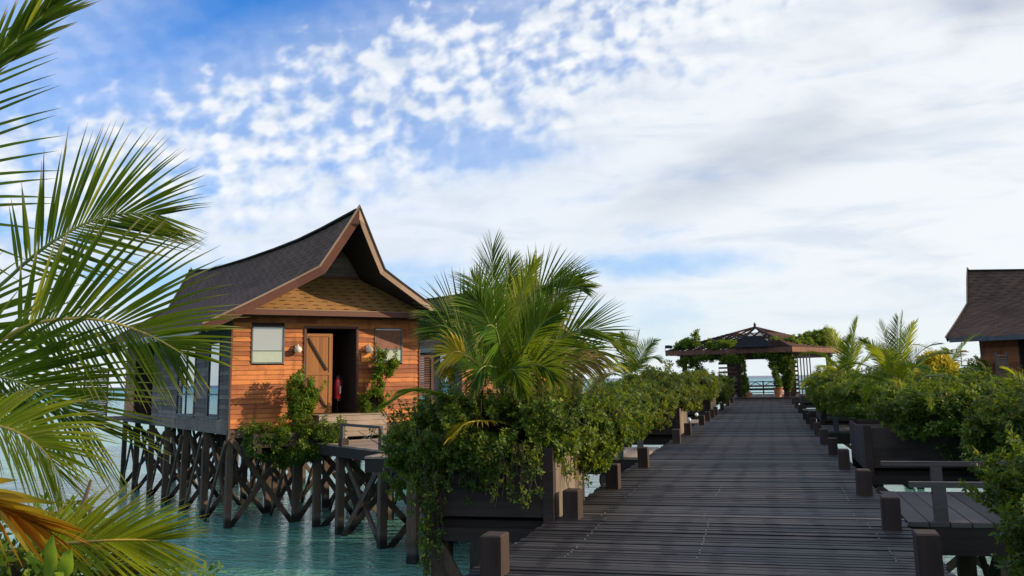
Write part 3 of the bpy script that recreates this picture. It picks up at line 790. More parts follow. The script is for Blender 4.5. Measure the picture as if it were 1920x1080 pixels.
for k in range(5):
    a0, a1 = R(-75 + k * 13), R(-75 + (k + 1) * 13); r_ = .0975
    m.quad([(r_ * math.cos(a0), r_ * math.sin(a0), .15), (r_ * math.cos(a1), r_ * math.sin(a1), .15), (r_ * math.cos(a1), r_ * math.sin(a1), .36), (r_ * math.cos(a0), r_ * math.sin(a0), .36)])
m.build('label_patch', 'label_white', fe)
# bracket that holds it
m = MB(); m.box(-.05, .05, -.10, -.02, -.05, -.002); m.box(-.05, -.03, -.1, .1, -.05, -.03); m.tube([(0, .0, -.39), (0, 0, -.04)], .015); m.box(-.1, .1, -.1, .1, -.39, -.375); m.build('stand', 'metal_dark', fe)
tag(fe, 'red fire extinguisher standing in the dark open doorway', 'fire extinguisher')
# box steps below the door
st = empty('door_steps', Hloc(0, 0, 0), A_)
m = MB()
for i in range(4): m.box(2.05, 3.98, -1.02, -.99, .10 + i * .137, .10 + i * .137 + .13)
m.build('riser', 'deck_pale', st)
m = MB()
for i in range(8): m.box(2.03, 4.0, -1.04 + i * .12, -1.04 + i * .12 + .112, .65, .68)
m.build('tread', 'deck_pale', st)
for xa in (2.05, 3.94):
    m = MB(); m.box(xa, xa + .04, -.985, -.1, .1, .645); m.build('side_board', 'deck_pale', st)
tag(st, 'pale timber box step under the open doorway', 'steps')

# ------------------------------------------------------------------ walkways (side decks)
def deck_poly(name, x0, x1, y0, y1, along, mat, root, z=0.0, w=0.19, gap=0.012):
    m = MB()
    if along == 'y':
        x = x0
        while x < x1 - 0.05:
            ww = min(w, x1 - x); dz_ = rnd.uniform(-.003, .003)
            m.box(x, x + ww, y0 + rnd.uniform(-.01, .01), y1 + rnd.uniform(-.01, .01), z - .045 + dz_, z + dz_); x += w + gap
    else:
        y = y0
        while y < y1 - 0.05:
            ww = min(w, y1 - y); dz_ = rnd.uniform(-.003, .003)
            m.box(x0 + rnd.uniform(-.01, .01), x1 + rnd.uniform(-.01, .01), y, y + ww, z - .045 + dz_, z + dz_); y += w + gap
    return m.build(name, mat, root)
def walkway(label, x0, x1, y0, y1, mat='rail_wood', piles=()):
    r = empty('walkway'); tag(r, label, kind='structure')
    deck_poly('decking', x0, x1, y0, y1, 'y', mat, r)
    for yy in (y0 + .08, y1 - .08):
        m = MB(); m.box(x0, x1, yy - .07, yy + .07, -.32, -.05); m.build('edge_beam', 'beam_dark', r)
    for px in piles:
        for yy in (y0 + .15, y1 - .15):
            m = MB(); m.box(px - .1, px + .1, yy - .1, yy + .1, WATER - 1, -.3); m.build('pile', 'pile_wood', r)
        for sgn in (0, 1):
            m = MB(); a, b = (y0 + .15, y1 - .15) if sgn else (y1 - .15, y0 + .15)
            m.beam((px + .12 * (1 if sgn else -1), a, WATER - .2), (px + .12 * (1 if sgn else -1), b, -.4), .05, .13); m.build('cross_brace', 'pile_wood', r)
    return r
def rail(label, pts, posts, h=0.36, grp='low rails of the side walkways', th=.055, base=0.0):
    r = empty('low_rail', (pts[0][0], pts[0][1], 0)); o = Vector((pts[0][0], pts[0][1], 0))
    for a, b in zip(pts[:-1], pts[1:]):
        m = MB(); m.beam(Vector((a[0], a[1], h)) - o, Vector((b[0], b[1], h)) - o, .10, th); m.build('top_rail', 'rail_wood', r)
    for p in posts:
        m = MB(); q = Vector((p[0], p[1], 0)) - o; m.box(q.x - .065, q.x + .065, q.y - .05, q.y + .05, -.05, h - th / 2 - .002); m.build('post', 'rail_wood', r)
    tag(r, label, 'railing', grp); return r
# right near one
walkway('short plank walkway joining the boardwalk at the lower right', XR + .03, 9.0, 10.95, 13.7, piles=(2.2, 4.4, 6.6))
rail('low timber rail on the front edge of the lower right walkway', [(1.32, 11.05), (5.2, 11.05)], [(1.60, 11.05), (3.4, 11.05), (5.0, 11.05)])
rail('low timber rail on the rear edge of the lower right walkway', [(1.30, 13.55), (6.2, 13.55)], [(1.95, 13.55), (3.6, 13.55), (5.6, 13.55)])
# left one towards the near house
walkway('plank walkway leaving the boardwalk on the left behind the near planter', -8.2, XL - .03, 18.95, 21.7, 'deck_pale', piles=(-3.2, -5.2, -7.2))
rail('low timber rail on the front edge of the left walkway', [(-2.75, 19.0), (-5.4, 19.0)], [(-2.9, 19.0), (-4.6, 19.0)])
rail('low timber rail on the rear edge of the left walkway', [(-2.70, 21.6), (-6.2, 21.6)], [(-2.85, 21.6), (-3.3, 21.6), (-5.0, 21.6)])
# landing in front of the near house (turned like the house)
lr = empty('landing', Hloc(0, 0, 0), A_); tag(lr, 'sunlit pale plank landing below the steps of the near house', kind='structure')
deck_poly('decking', 1.85, 6.2, -5.35, -1.05, 'x', 'deck_pale', lr, z=0.012)
for vv in (-5.3, -1.15):
    m = MB(); m.box(1.85, 6.2, vv - .06, vv + .06, -.30, -.04); m.build('edge_beam', 'beam_dark', lr)
m = MB(); m.box(1.80, 1.92, -5.24, -1.2, -.26, -.036); m.build('edge_beam', 'beam_dark', lr)
for (u, v) in ((1.95, -2.75), (1.95, -5.2), (4.0, -5.2), (4.0, -2.75), (5.9, -5.2), (1.95, -1.2), (4.0, -1.2), (5.9, -2.7)):
    m = MB(); m.box(u - .085, u + .085, v - .085, v + .085, WATER - 1, -.06); m.build('pile', 'pile_wood', lr)
for a, b, off in (((1.95, -2.75), (1.95, -5.2), 0), ((1.95, -5.2), (1.95, -2.75), .14), ((1.95, -2.75), (4.0, -2.75), 0), ((4, -2.75), (1.95, -2.75), .14),
                  ((1.95, -5.2), (4, -5.2), 0), ((4, -5.2), (1.95, -5.2), .14), ((4, -5.2), (5.9, -5.2), 0), ((5.9, -5.2), (4, -5.2), .14), ((1.95, -1.2), (4, -1.2), 0), ((4, -1.2), (1.95, -1.2), .14)):
    m = MB(); o_ = Vector((off, off, 0)); m.beam(Vector((a[0], a[1], WATER - .2)) + o_, Vector((b[0], b[1], -.25)) + o_, .055, .14); m.build('cross_brace', 'pile_wood', lr)
p0 = Hloc(1.92, -2.85, 0); p1 = Hloc(1.92, -5.2, 0)
hr = empty('handrail', p0)
d_ = p1 - p0
m = MB(); m.beam((0, 0, .50), d_ + Vector((0, 0, .50)), .07, .06); m.build('top_rail', 'rail_wood', hr)
for t in (0.02, .98):
    m = MB(); q = d_ * t; m.box(q.x - .04, q.x + .04, q.y - .04, q.y + .04, 0.013, .468); m.build('post', 'rail_wood', hr)
tag(hr, 'thin dark handrail along the left edge of the sunlit landing', 'handrail')
o = post_mesh(99).build('kerb_post', 'post_wood'); o.location = Hloc(1.93, -2.98, 0.015); o.rotation_euler = (0, 0, A_); o.scale = (1.1, .9, .5)
tag(o, 'squat dark post at the left corner of the sunlit landing', 'post')
# farther side decks
walkway('far plank walkway on the left beyond the second planter', -5.6, XL - .03, 33.0, 35.6, 'deck_pale', piles=(-3.4,))
walkway('far plank walkway on the right beyond the first planter', XR + .03, 6.5, 27.5, 31.0, 'rail_wood', piles=(2.4,))
walkway('farthest plank walkway on the right', XR + .03, 5.5, 43.0, 46.0, 'rail_wood', piles=(2.4,))
rail('low rail on the far right walkway', [(1.4, 27.6), (5.5, 27.6)], [(1.6, 27.6), (3.3, 27.6)])
rail('low rail on the far left walkway', [(-2.7, 33.1), (-5.4, 33.1)], [(-2.85, 33.1), (-4.2, 33.1)])

# ------------------------------------------------------------------ planters
def planter(label, x0, x1, y0, y1, z0, z1, upright_side=None, piles=True, pz=-0.2, whitemat='board_white'):
    r = empty('planter', ((x0 + x1) / 2, (y0 + y1) / 2, 0)); cx, cy = (x0 + x1) / 2, (y0 + y1) / 2
    X0, X1, Y0, Y1 = x0 - cx, x1 - cx, y0 - cy, y1 - cy
    nb = 4; h = (z1 - z0) / nb
    for nm, f in (('front_board', 0), ('rear_board', 1)):
        m = MB(); yy = Y0 if f == 0 else Y1 - .04
        for i in range(nb): m.box(X0 + .1, X1 - .1, yy, yy + .04, z0 + i * h + .001, z0 + (i + 1) * h - .001)
        m.build(nm, 'planter_wood', r)
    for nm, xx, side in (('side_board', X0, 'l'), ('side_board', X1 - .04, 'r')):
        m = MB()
        if upright_side == side:  # this side is built of upright boards in their own material
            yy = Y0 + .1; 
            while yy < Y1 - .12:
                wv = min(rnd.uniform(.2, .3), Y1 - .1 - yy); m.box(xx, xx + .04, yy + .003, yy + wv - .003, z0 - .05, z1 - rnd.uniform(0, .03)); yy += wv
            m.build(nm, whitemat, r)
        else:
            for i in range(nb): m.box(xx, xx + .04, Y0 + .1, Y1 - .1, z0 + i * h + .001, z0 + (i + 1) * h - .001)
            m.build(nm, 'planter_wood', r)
    for sx in (X0, X1 - .12):
        for sy in (Y0 - .03, Y1 - .09):
            m = MB(); m.box(sx, sx + .12, sy, sy + .12, z0 - .12, z1 + .04); m.build('corner_post', 'planter_wood', r)
    m = MB(); m.box(X0 + .05, X1 - .05, Y0 + .05, Y1 - .05, z1 - .18, z1 - .08); m.build('soil', 'soil', r)
    m = MB(); m.box(X0, X1, Y0 - .03, Y0 + .10, z0 - .26, z0 - .122); m.box(X0, X1, Y1 - .1, Y1 + .03, z0 - .26, z0 - .122); m.box(X0 + .1, X1 - .1, Y0 + .11, Y1 - .11, z0 - .14, z0 - .05)
    m.build('base_beam', 'beam_dark', r)
    if piles:
        for sx in (X0 + .15, X1 - .15):
            for sy in (Y0 + .15, Y1 - .15):
                m = MB(); m.box(sx - .1, sx + .1, sy - .1, sy + .1, WATER - 1, z0 - .26); m.build('pile', 'pile_wood', r)
        for sgn in (0, 1):
            a, b = (X0 + .15, X1 - .15) if sgn else (X1 - .15, X0 + .15)
            m = MB(); m.beam((a, Y0 + .03 - .05 * sgn, WATER - .2), (b, Y0 + .03 - .05 * sgn, z0 - .3), .05, .12); m.build('cross_brace', 'pile_wood', r)
    tag(r, label, 'planter', 'timber planters beside the boardwalk'); return r
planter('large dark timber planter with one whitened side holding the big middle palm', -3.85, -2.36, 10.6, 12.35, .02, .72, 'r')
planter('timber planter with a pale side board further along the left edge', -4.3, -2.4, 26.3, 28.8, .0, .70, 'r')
planter('dark timber planter behind the lower right walkway', 1.42, 4.2, 17.2, 20.2, -.02, .62, 'l', whitemat='planter_wood')
hp = empty('planter', Hloc(1.15, -1.0, 0), A_)
m = MB(); m.box(-.95, .95, -.42, -.38, -.05, .28); m.box(-.95, .95, .38, .42, -.05, .28); m.box(-.95, -.91, -.38, .38, -.05, .28); m.box(.91, .95, -.38, .38, -.05, .28); m.build('boards', 'planter_wood', hp)
m = MB(); m.box(-.9, .9, -.37, .37, .12, .2); m.build('soil', 'soil', hp)
for xx in (-.8, .8):
    m = MB(); m.box(xx - .06, xx + .06, -.42, .95, -.18, -.052); m.build('bracket_beam', 'beam_dark', hp)
tag(hp, 'small timber planter bracketed to the front of the near house, hidden by its shrub', 'planter', 'timber planters beside the boardwalk')
planter('far timber planter at the right edge of the boardwalk', 1.5, 4.5, 33.5, 37, 0, .7, None)
planter('sunlit far planter near the pavilion at the right', 1.5, 2.8, 55, 58, 0, .35, None)
planter('farthest timber planter along the left edge', -4.3, -2.4, 40, 44, 0, .7, None)

# ------------------------------------------------------------------ foliage builders
def nz(p, s): return noise.noise(Vector(p) * s)
def rosette(nl, ll, lw, up=0.5):
    """template sprig of nl leaves, each a folded kite; returns verts (n,3) and quads"""
    V = []; Fq = []
    for k in range(nl):
        a = 2 * math.pi * k / nl + (k % 2) * .3; e = up * (0.5 + 0.7 * ((k * 37) % 10) / 10)
        d = Vector((math.cos(a) * math.cos(e), math.sin(a) * math.cos(e), math.sin(e)))
        s = Vector((-math.sin(a), math.cos(a), 0)); b = d * (ll * .1) + Vector((0, 0, -ll * .25 * ((k * 13) % 3) / 2))
        L_ = ll * (0.75 + .4 * ((k * 7) % 5) / 5)
        i = len(V)
        mid = b + d * L_ * .5; nrm = d.cross(s)
        V += [b, mid + s * lw * .5 - nrm * lw * .12, b + d * L_ - Vector((0, 0, L_ * .12)), mid - s * lw * .5 - nrm * lw * .12]
        Fq.append((i, i + 1, i + 2, i + 3))
    return np.array([tuple(v) for v in V]), np.array(Fq)
def cloud(name, mat, parent, pos, nrm, tmpl, smin=.7, smax=1.3, seed=0, jitter=.6):
    rs = np.random.RandomState(seed)
    V, Fq = tmpl; P = np.array(pos, float); Nn = np.array(nrm, float); n = len(P)
    z = Nn + rs.normal(0, jitter, Nn.shape); z[:, 2] += .35; z /= np.linalg.norm(z, axis=1)[:, None]
    t = rs.normal(0, 1, z.shape); x = np.cross(t, z); x /= np.linalg.norm(x, axis=1)[:, None]; y = np.cross(z, x)
    s = rs.uniform(smin, smax, n)
    VV_ = (P[:, None, :] + s[:, None, None] * (V[None, :, 0:1] * x[:, None, :] + V[None, :, 1:2] * y[:, None, :] + V[None, :, 2:3] * z[:, None, :])).reshape(-1, 3)
    FF = (Fq[None] + (np.arange(n) * len(V))[:, None, None]).reshape(-1, 4)
    me = bpy.data.meshes.new(name)
    me.vertices.add(len(VV_)); me.vertices.foreach_set('co', VV_.ravel())
    me.loops.add(FF.size); me.loops.foreach_set('vertex_index', FF.ravel().astype(np.int32))
    me.polygons.add(len(FF)); me.polygons.foreach_set('loop_start', np.arange(0, FF.size, 4, dtype=np.int32))
    try: me.polygons.foreach_set('loop_total', np.full(len(FF), 4, dtype=np.int32))
    except Exception: pass
    me.materials.append(MATS[mat]); me.update(calc_edges=True); me.validate()
    o = bpy.data.objects.new(name, me); COL.objects.link(o)
    if parent is not None: o.parent = parent
    return o
def blob_points(blobs, n, seed, clump=1.6, thr=-.12, shell=.45):
    """points in ellipsoids (cx,cy,cz,rx,ry,rz), uneven outline, with gaps"""
    r2 = random.Random(seed); P = []; Nn = []
    vol = [b[3] * b[4] * b[5] for b in blobs]; vol = [v ** .75 for v in vol]; tot = sum(vol)
    for b, v in zip(blobs, vol):
        k = int(n * v / tot); c = 0; tries = 0
        while c < k and tries < k * 12:
            tries += 1
            d = Vector((r2.gauss(0, 1), r2.gauss(0, 1), r2.gauss(0, 1))).normalized()
            q = r2.random(); rr = (q ** (1 / 3.)) if q > shell else (1 - r2.random() ** 2 * .35)
            dd = 1 + .46 * nz(d * 1.0 + Vector((b[0], b[1], seed)), clump) + .24 * nz(d + Vector((seed, b[1], b[0])), clump * 3.1)
            rr *= dd
            p = Vector((b[0] + d.x * b[3] * rr, b[1] + d.y * b[4] * rr, b[2] + d.z * b[5] * rr))
            if nz(p + Vector((seed, 0, 0)), 3.2) < thr: continue
            P.append(tuple(p)); Nn.append(tuple(d)); c += 1
    return P, Nn
SPRIG = rosette(7, .066, .026, .5)
SPRIG_BIG = rosette(6, .15, .055, .45)
SPRIG_FINE = rosette(6, .06, .022, .5)
def shrub(label, cat, origin, blobs, n, seed, tmpl=None, mat='leaf_shrub', stems=7, group='shrubs in the boardwalk planters', hang=(), smin=.7, smax=1.35, name='shrub', thr=-.04, twigs=0):
    O_ = Vector(origin); r2 = random.Random(seed)
    root = empty(name, O_)
    B = [(b[0] - O_.x, b[1] - O_.y, b[2] - O_.z, b[3], b[4], b[5]) for b in blobs]
    P, Nn = blob_points(B, n, seed, thr=thr)
    st = MB()
    for i in range(max(stems, len(B))):
        b = B[i % len(B)]
        tgt = Vector((b[0] + r2.uniform(-.5, .5) * b[3], b[1] + r2.uniform(-.5, .5) * b[4], b[2] + r2.uniform(-.1, .6) * b[5]))
        st0 = Vector((r2.uniform(-.15, .15), r2.uniform(-.15, .15), 0)); mid = st0.lerp(tgt, .5) + Vector((r2.uniform(-.1, .1), r2.uniform(-.1, .1), .06))
        st.tube([st0, mid, tgt], [.022, .015, .006], 6)
    # protruding twigs that break the outline
    for i in range(int(twigs * 2.6)):
        b = B[r2.randrange(len(B))]; a = r2.uniform(0, 6.28); e = r2.uniform(.15, 1.3)
        d = Vector((math.cos(a) * math.cos(e), math.sin(a) * math.cos(e), math.sin(e)))
        p0_ = Vector((b[0] + d.x * b[3] * .85, b[1] + d.y * b[4] * .85, b[2] + d.z * b[5] * .85)); L_ = r2.uniform(.12, .46)
        p1_ = p0_ + (d + Vector((0, 0, .4))).normalized() * L_
        st.tube([Vector(b[:3]), p0_, p1_], [.008, .006, .003], 4)
        if r2.random() < .18: continue
        for k in range(8):
            t = (k + 1) / 8; P.append(tuple(p0_.lerp(p1_, t) + Vector((r2.uniform(-.015, .015),) * 3))); Nn.append(tuple(d))
    # hanging strands
    for (hx, hy, hz_, L_) in hang:
        p = Vector((hx, hy, hz_)) - O_; pts = [p]
        k = int(L_ / .07)
        for j in range(k):
            p = p + Vector((r2.uniform(-.02, .02), r2.uniform(-.02, .02), -.07)); pts.append(p)
            if r2.random() < .55: P.append(tuple(p)); Nn.append((r2.uniform(-1, 1), -1, 0))
        if len(pts) > 1: st.tube(pts, .004, 4)
    cloud('foliage', mat, root, P, Nn, tmpl or SPRIG, smin, smax, seed)
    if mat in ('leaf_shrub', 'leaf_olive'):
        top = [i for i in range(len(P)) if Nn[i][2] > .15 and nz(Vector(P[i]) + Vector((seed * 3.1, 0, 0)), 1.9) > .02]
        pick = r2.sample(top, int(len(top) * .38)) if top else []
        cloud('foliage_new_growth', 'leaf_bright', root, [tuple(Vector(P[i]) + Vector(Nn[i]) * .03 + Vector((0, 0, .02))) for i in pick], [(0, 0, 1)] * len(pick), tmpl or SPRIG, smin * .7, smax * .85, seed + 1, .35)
        pick = r2.sample(range(len(P)), int(len(P) * .02))
        cloud('foliage_dead_leaves', 'frond_dry', root, [P[i] for i in pick], [Nn[i] for i in pick], tmpl or SPRIG, smin * .8, smax, seed + 2, 1.0)
    st.build('foliage_twigs', 'branch', root)
    tag(root, label, cat, group); return root

def blade(m, base, dirn, side, L, w, droop, fold=.25, segs=4, mi=0, nvar=0.0):
    """one leaflet: two-sided folded strip from base along dirn, sagging"""
    d = dirn.normalized(); p = base.copy(); g_ = Vector((0, 0, -1)); ids = []
    prof = {4: [.45, 1.0, .85, .5, .04], 3: [.5, 1, .7, .05], 2: [.5, 1, .05]}[segs]
    s0 = side.normalized()
    for i in range(segs + 1):
        t = i / segs; ww = w * prof[i] * .5
        s_ = (s0 - d * s0.dot(d)).normalized(); nn = s_.cross(d)
        n0 = len(m.v)
        if fold:
            m.v += [tuple(p - s_ * ww + nn * ww * fold), tuple(p), tuple(p + s_ * ww + nn * ww * fold)]; m.tip += [t, t, t]
        else:
            m.v += [tuple(p - s_ * ww), tuple(p + s_ * ww)]; m.tip += [t, t]
        ids.append(n0)
        d = (d + g_ * droop * (0.3 + t)).normalized(); p = p + d * (L / segs)
    st = 3 if fold else 2
    for a, b in zip(ids[:-1], ids[1:]):
        for k in range(st - 1): m.f.append((a + k, a + k + 1, b + k + 1, b + k)); m.mi.append(mi)
def smooth_path(pts, n):
    """Catmull-Rom resample"""
    P = [Vector(p) for p in pts]; P = [P[0] * 2 - P[1]] + P + [P[-1] * 2 - P[-2]]; out = []
    segs = len(P) - 3
    for i in range(n + 1):
        t = i / n * segs; k = min(int(t), segs - 1); t -= k
        a, b, c, d = P[k:k + 4]
        out.append(0.5 * ((2 * b) + (c - a) * t + (2 * a - 5 * b + 4 * c - d) * t * t + (3 * b - a - 3 * c + d) * t ** 3))
    return out
def frond(parent, pts, nl, L, w, mat, up, petiole=.18, droop=.12, ang=(1.15, .45), lift=(.25, .25), rad=.014, seed=1, stem='petiole_green',
          fold=.25, segs=4, sides=(-1, 1), tipf=.35, jit=.06, lprof=None, side_len=(1, 1), label=None):
    """feather-leaved palm frond along pts. up = normal hint, ang = angle from the rachis at base/tip, lift = out-of-plane rise of each side"""
    r2 = random.Random(seed); C_ = smooth_path(pts, 40); m = MB(); m.tip = []
    def tan(i): return (C_[min(i + 1, 40)] - C_[max(i - 1, 0)]).normalized()
    for si, sd in enumerate(sides):
        for k in range(nl):
            t = petiole + (1 - petiole) * (k + .5 * (si) + r2.uniform(-.15, .15)) / nl; t = min(max(t, petiole), .999)
            f = t * 40; i = min(int(f), 39); p = C_[i].lerp(C_[i + 1], f - i); T = tan(i)
            U_ = (up - T * up.dot(T)).normalized(); S = T.cross(U_) * sd
            q = (t - petiole) / (1 - petiole); a = ang[0] + (ang[1] - ang[0]) * q + r2.uniform(-jit, jit)
            ln = L * side_len[si] * ((.55 + .45 * min(1, q / .22)) * (1 - (1 - tipf) * max(0, (q - .45) / .55) ** 1.2)) * r2.uniform(.93, 1.05)
            d = T * math.cos(a) + S * math.sin(a) + U_ * (lift[si] + r2.uniform(-jit, jit))
            blade(m, p, d, T + U_ * .35 * sd, ln, w * (1 - .35 * q), (droop[si] if hasattr(droop, '__len__') else droop) * r2.uniform(.7, 1.35), fold, segs)
    n0 = len(m.f)
    nb = len(m.v)
    m.tube(C_[::2], [rad * (1 - .8 * i / 20) for i in range(21)], 6, 1)
    m.tip += [0.0] * (len(m.v) - nb)
    o = m.build('frond', [mat, stem], parent)
    if label: o['label'] = label
    return o
def palm(label, base, h, fronds, cat='palm tree', group=None, trunk_r=.09, lean=(0, 0), mat='frond_green', seed=1, L=.55, w=.028, nl=34, fold=.25, segs=4, name='palm_tree', rosette_n=0):
    """fronds: list of (azimuth deg, elevation deg, length, sag, material or None)"""
    root = empty(name, base); r2 = random.Random(seed)
    top = Vector((lean[0], lean[1], h))
    m = MB(); pts = [Vector((0, 0, -.15)), Vector((lean[0] * .4, lean[1] * .4, h * .5)), top]
    C_ = smooth_path(pts, 12); m.tube(C_, [trunk_r * (1.25 - .4 * i / 12 + (.06 if i % 2 else 0)) for i in range(13)], 10)
    m.build('trunk', 'trunk_palm', root)
    for i, (az_, e_, ln, sag, mt) in enumerate(fronds):
        a = R(az_); e = R(e_); d = Vector((math.cos(a) * math.cos(e), math.sin(a) * math.cos(e), math.sin(e)))
        P = [top + d * .03]; p = top.copy(); dd = d.copy(); st_ = ln / 7
        for k in range(7):
            p = p + dd * st_; P.append(p.copy()); dd = (dd + Vector((0, 0, -1)) * sag * (.25 + k * .14)).normalized()
        up = Vector((0, 0, 1)) if abs(d.z) < .93 else Vector((-math.cos(a), -math.sin(a), .3))
        frond(root, P, nl, L * (.75 + .25 * min(1, ln / 2)), w, mt or mat, up + Vector((r2.uniform(-.3, .3), r2.uniform(-.3, .3), 0)), petiole=.22, seed=seed * 50 + i,
              droop=.15 if (mt or mat) != 'frond_dry' else .4, ang=(1.08, .36), lift=(.16, .16), rad=.016 * max(.6, ln / 2.2), fold=fold, segs=segs,
              stem='petiole_yellow' if (mt in ('frond_yellow', 'frond_lime')) else 'petiole_green')
    tag(root, label, cat, group); return root

# ------------------------------------------------------------------ the big planter palm
r5 = random.Random(11)
VW = (at(960, 640, 12) - EYE).normalized()
PB = Vector((-3.12, 11.45, .62)); bp_ = empty('palm_tree', PB)
m = MB(); m.tube([(0, 0, -.15), (.0, 0, .05), (0, 0, .22)], [.15, .13, .09], 12); m.build('trunk', 'trunk_palm', bp_)
def cf(x, y, D): return at(640 + x / 2.842, 420 + y / 2.842, D) - PB
def bf(pts, mat='frond_green', L=.66, nl=56, w=.021, droop=.12, ang=(.98, .28), up=None, pet=.20, lift=(.08, .08), stem='petiole_green', tipf=.45, sides=(-1, 1), sl=(1, 1)):
    P = [Vector((r5.uniform(-.05, .05), r5.uniform(-.05, .05), .15))] + [cf(*p) for p in pts]
    u_ = up if up is not None else (-VW + Vector((r5.uniform(-.35, .35), r5.uniform(-.35, .35), .45)))
    frond(bp_, P, nl, L * .92, w * 1.12, mat, u_, petiole=pet, droop=droop, ang=ang, lift=lift, rad=.019, seed=r5.randrange(9999), stem=stem, tipf=tipf, side_len=sl)
# upright spear fronds
bf([(845, 760, 12.0), (812, 420, 12.1), (803, 250, 12.15), (806, 130, 12.2)], L=.56, ang=(.70, .20), tipf=.6)
bf([(868, 700, 12.3), (866, 430, 12.5), (885, 290, 12.6), (905, 195, 12.7)], L=.52, ang=(.70, .22))
bf([(900, 700, 12.1), (935, 480, 12.2), (980, 320, 12.2), (1025, 215, 12.2)], 'frond_lime', L=.50, ang=(.65, .2))
bf([(830, 700, 12.6), (770, 440, 12.9), (730, 330, 13.0), (700, 290, 13.1)], L=.62)
# right side
bf([(930, 720, 12.2), (975, 500, 12.3), (1040, 360, 12.3), (1150, 300, 12.2), (1275, 290, 12.1)], L=.72, droop=.06)
bf([(940, 760, 12.0), (1010, 600, 11.9), (1110, 440, 11.9), (1210, 340, 11.9), (1300, 340, 11.8)], L=.60, ang=(.85, .3))
bf([(950, 800, 11.9), (1060, 690, 11.8), (1200, 590, 11.7), (1340, 560, 11.6), (1500, 640, 11.5)], L=.76, droop=.07)
bf([(950, 820, 12.0), (1050, 740, 12.1), (1170, 680, 12.2), (1290, 660, 12.3), (1400, 700, 12.3)], L=.66)
bf([(960, 850, 11.9), (1060, 810, 11.8), (1180, 755, 11.8), (1290, 725, 11.8), (1370, 745, 11.8)], 'frond_dry', L=.58, droop=.45, lift=(-.1, -.1))
bf([(920, 780, 11.7), (985, 650, 11.5), (1060, 540, 11.4), (1150, 480, 11.3)], 'frond_green', L=.55)
bf([(910, 740, 12.4), (985, 540, 12.7), (1060, 440, 12.8), (1150, 430, 12.9)], L=.66)
bf([(930, 830, 11.6), (1000, 760, 11.3), (1080, 760, 11.1), (1130, 830, 11.0)], L=.55, droop=.14)
# left side
bf([(820, 780, 12.1), (730, 640, 12.2), (640, 510, 12.2), (570, 465, 12.2), (500, 480, 12.2)], L=.74, droop=.05)
bf([(815, 800, 12.0), (720, 690, 11.9), (620, 590, 11.9), (530, 540, 11.9), (455, 580, 11.9)], L=.60)
bf([(820, 830, 11.8), (740, 760, 11.6), (650, 690, 11.5), (590, 690, 11.5), (565, 780, 11.5)], 'frond_yellow', L=.42, stem='petiole_yellow', droop=.3, nl=40, w=.034, pet=.58)
bf([(820, 830, 11.9), (750, 770, 11.8), (660, 705, 11.7), (600, 720, 11.7), (570, 800, 11.7)], L=.56, droop=.14)
bf([(825, 740, 12.5), (750, 560, 12.8), (680, 470, 12.9), (610, 450, 13.0)], L=.66)
bf([(835, 720, 12.0), (790, 540, 11.8), (740, 440, 11.7), (690, 400, 11.7)], L=.62)
# towards the viewer
bf([(850, 760, 11.6), (838, 620, 11.2), (815, 550, 11.0), (775, 545, 10.9), (740, 610, 10.9)], L=.60, droop=.14)
bf([(850, 820, 11.6), (800, 760, 11.3), (745, 770, 11.1), (700, 850, 11.0)], L=.50, droop=.15)
bf([(885, 830, 11.5), (900, 780, 11.1), (930, 790, 10.9), (960, 880, 10.85)], L=.42, droop=.15)
# low fronds
bf([(800, 1040, 11.6), (690, 985, 11.4), (560, 915, 11.3), (400, 885, 11.2), (235, 955, 11.1)], L=.50, droop=.16, lift=(.0, .0), up=Vector((0, 0, 1)), pet=.35)
bf([(850, 1075, 11.4), (760, 1050, 11.0), (660, 1065, 10.8), (590, 1130, 10.7)], 'frond_yellow', L=.34, droop=.2, nl=34, stem='petiole_yellow', up=Vector((0, 0, 1)))
tag(bp_, 'big bushy young coconut palm rising from the middle planter left of the boardwalk', 'palm tree')

# ------------------------------------------------------------------ shrubs
hang = [(-3.95 + r5.random() * 1.5, 10.5 - r5.random() * .12, .75 + r5.random() * .1, r5.uniform(.2, .7)) for _ in range(50)] + [(-3.85 + r5.uniform(-.12, .22), 10.52 - r5.random() * .1, .7, r5.uniform(.6, 2.0)) for _ in range(16)]
shrub('wide leafy shrub spilling over the front of the middle planter below the big palm', 'shrub', (-3.15, 11.3, .55),
      [(-3.0, 10.95, .95, .62, .5, .33), (-3.55, 10.8, .85, .62, .5, .40), (-4.0, 10.9, .62, .42, .42, .42), (-3.25, 10.62, .62, .6, .26, .30), (-2.55, 10.9, .85, .38, .4, .36), (-2.9, 11.7, 1.0, .7, .5, .3)], 9500, 21,
      hang=hang + [(-2.33, 10.75 + r5.random() * 1.5, .72, r5.uniform(.2, .6)) for _ in range(14)], twigs=70, smin=.6, smax=1.1)
shrub('leafy shrub overhanging the pale planter side at the left boardwalk edge', 'shrub', (-3.0, 12.1, .6),
      [(-2.5, 12.0, .92, .48, .6, .30), (-2.35, 13.0, .82, .42, .7, .32), (-2.75, 12.9, .90, .6, .7, .34), (-2.22, 12.5, .6, .22, .45, .26)], 6500, 22, twigs=50)
shrub('low shrub reaching over the water beyond the middle planter', 'shrub', (-3.2, 15.2, .3),
      [(-2.85, 14.6, .80, .6, .9, .32), (-2.7, 16.2, .78, .55, 1.0, .34), (-2.55, 17.6, .80, .5, .7, .32), (-3.5, 15.5, .72, .7, 1.2, .35)], 7500, 23, twigs=60)
shrub('leafy shrub beside the landing left of the middle planter', 'shrub', (-5.3, 13.2, .1),
      [(-4.75, 13.3, .55, .5, .5, .38), (-4.4, 12.6, .50, .45, .5, .48)], 3600, 24, twigs=30)
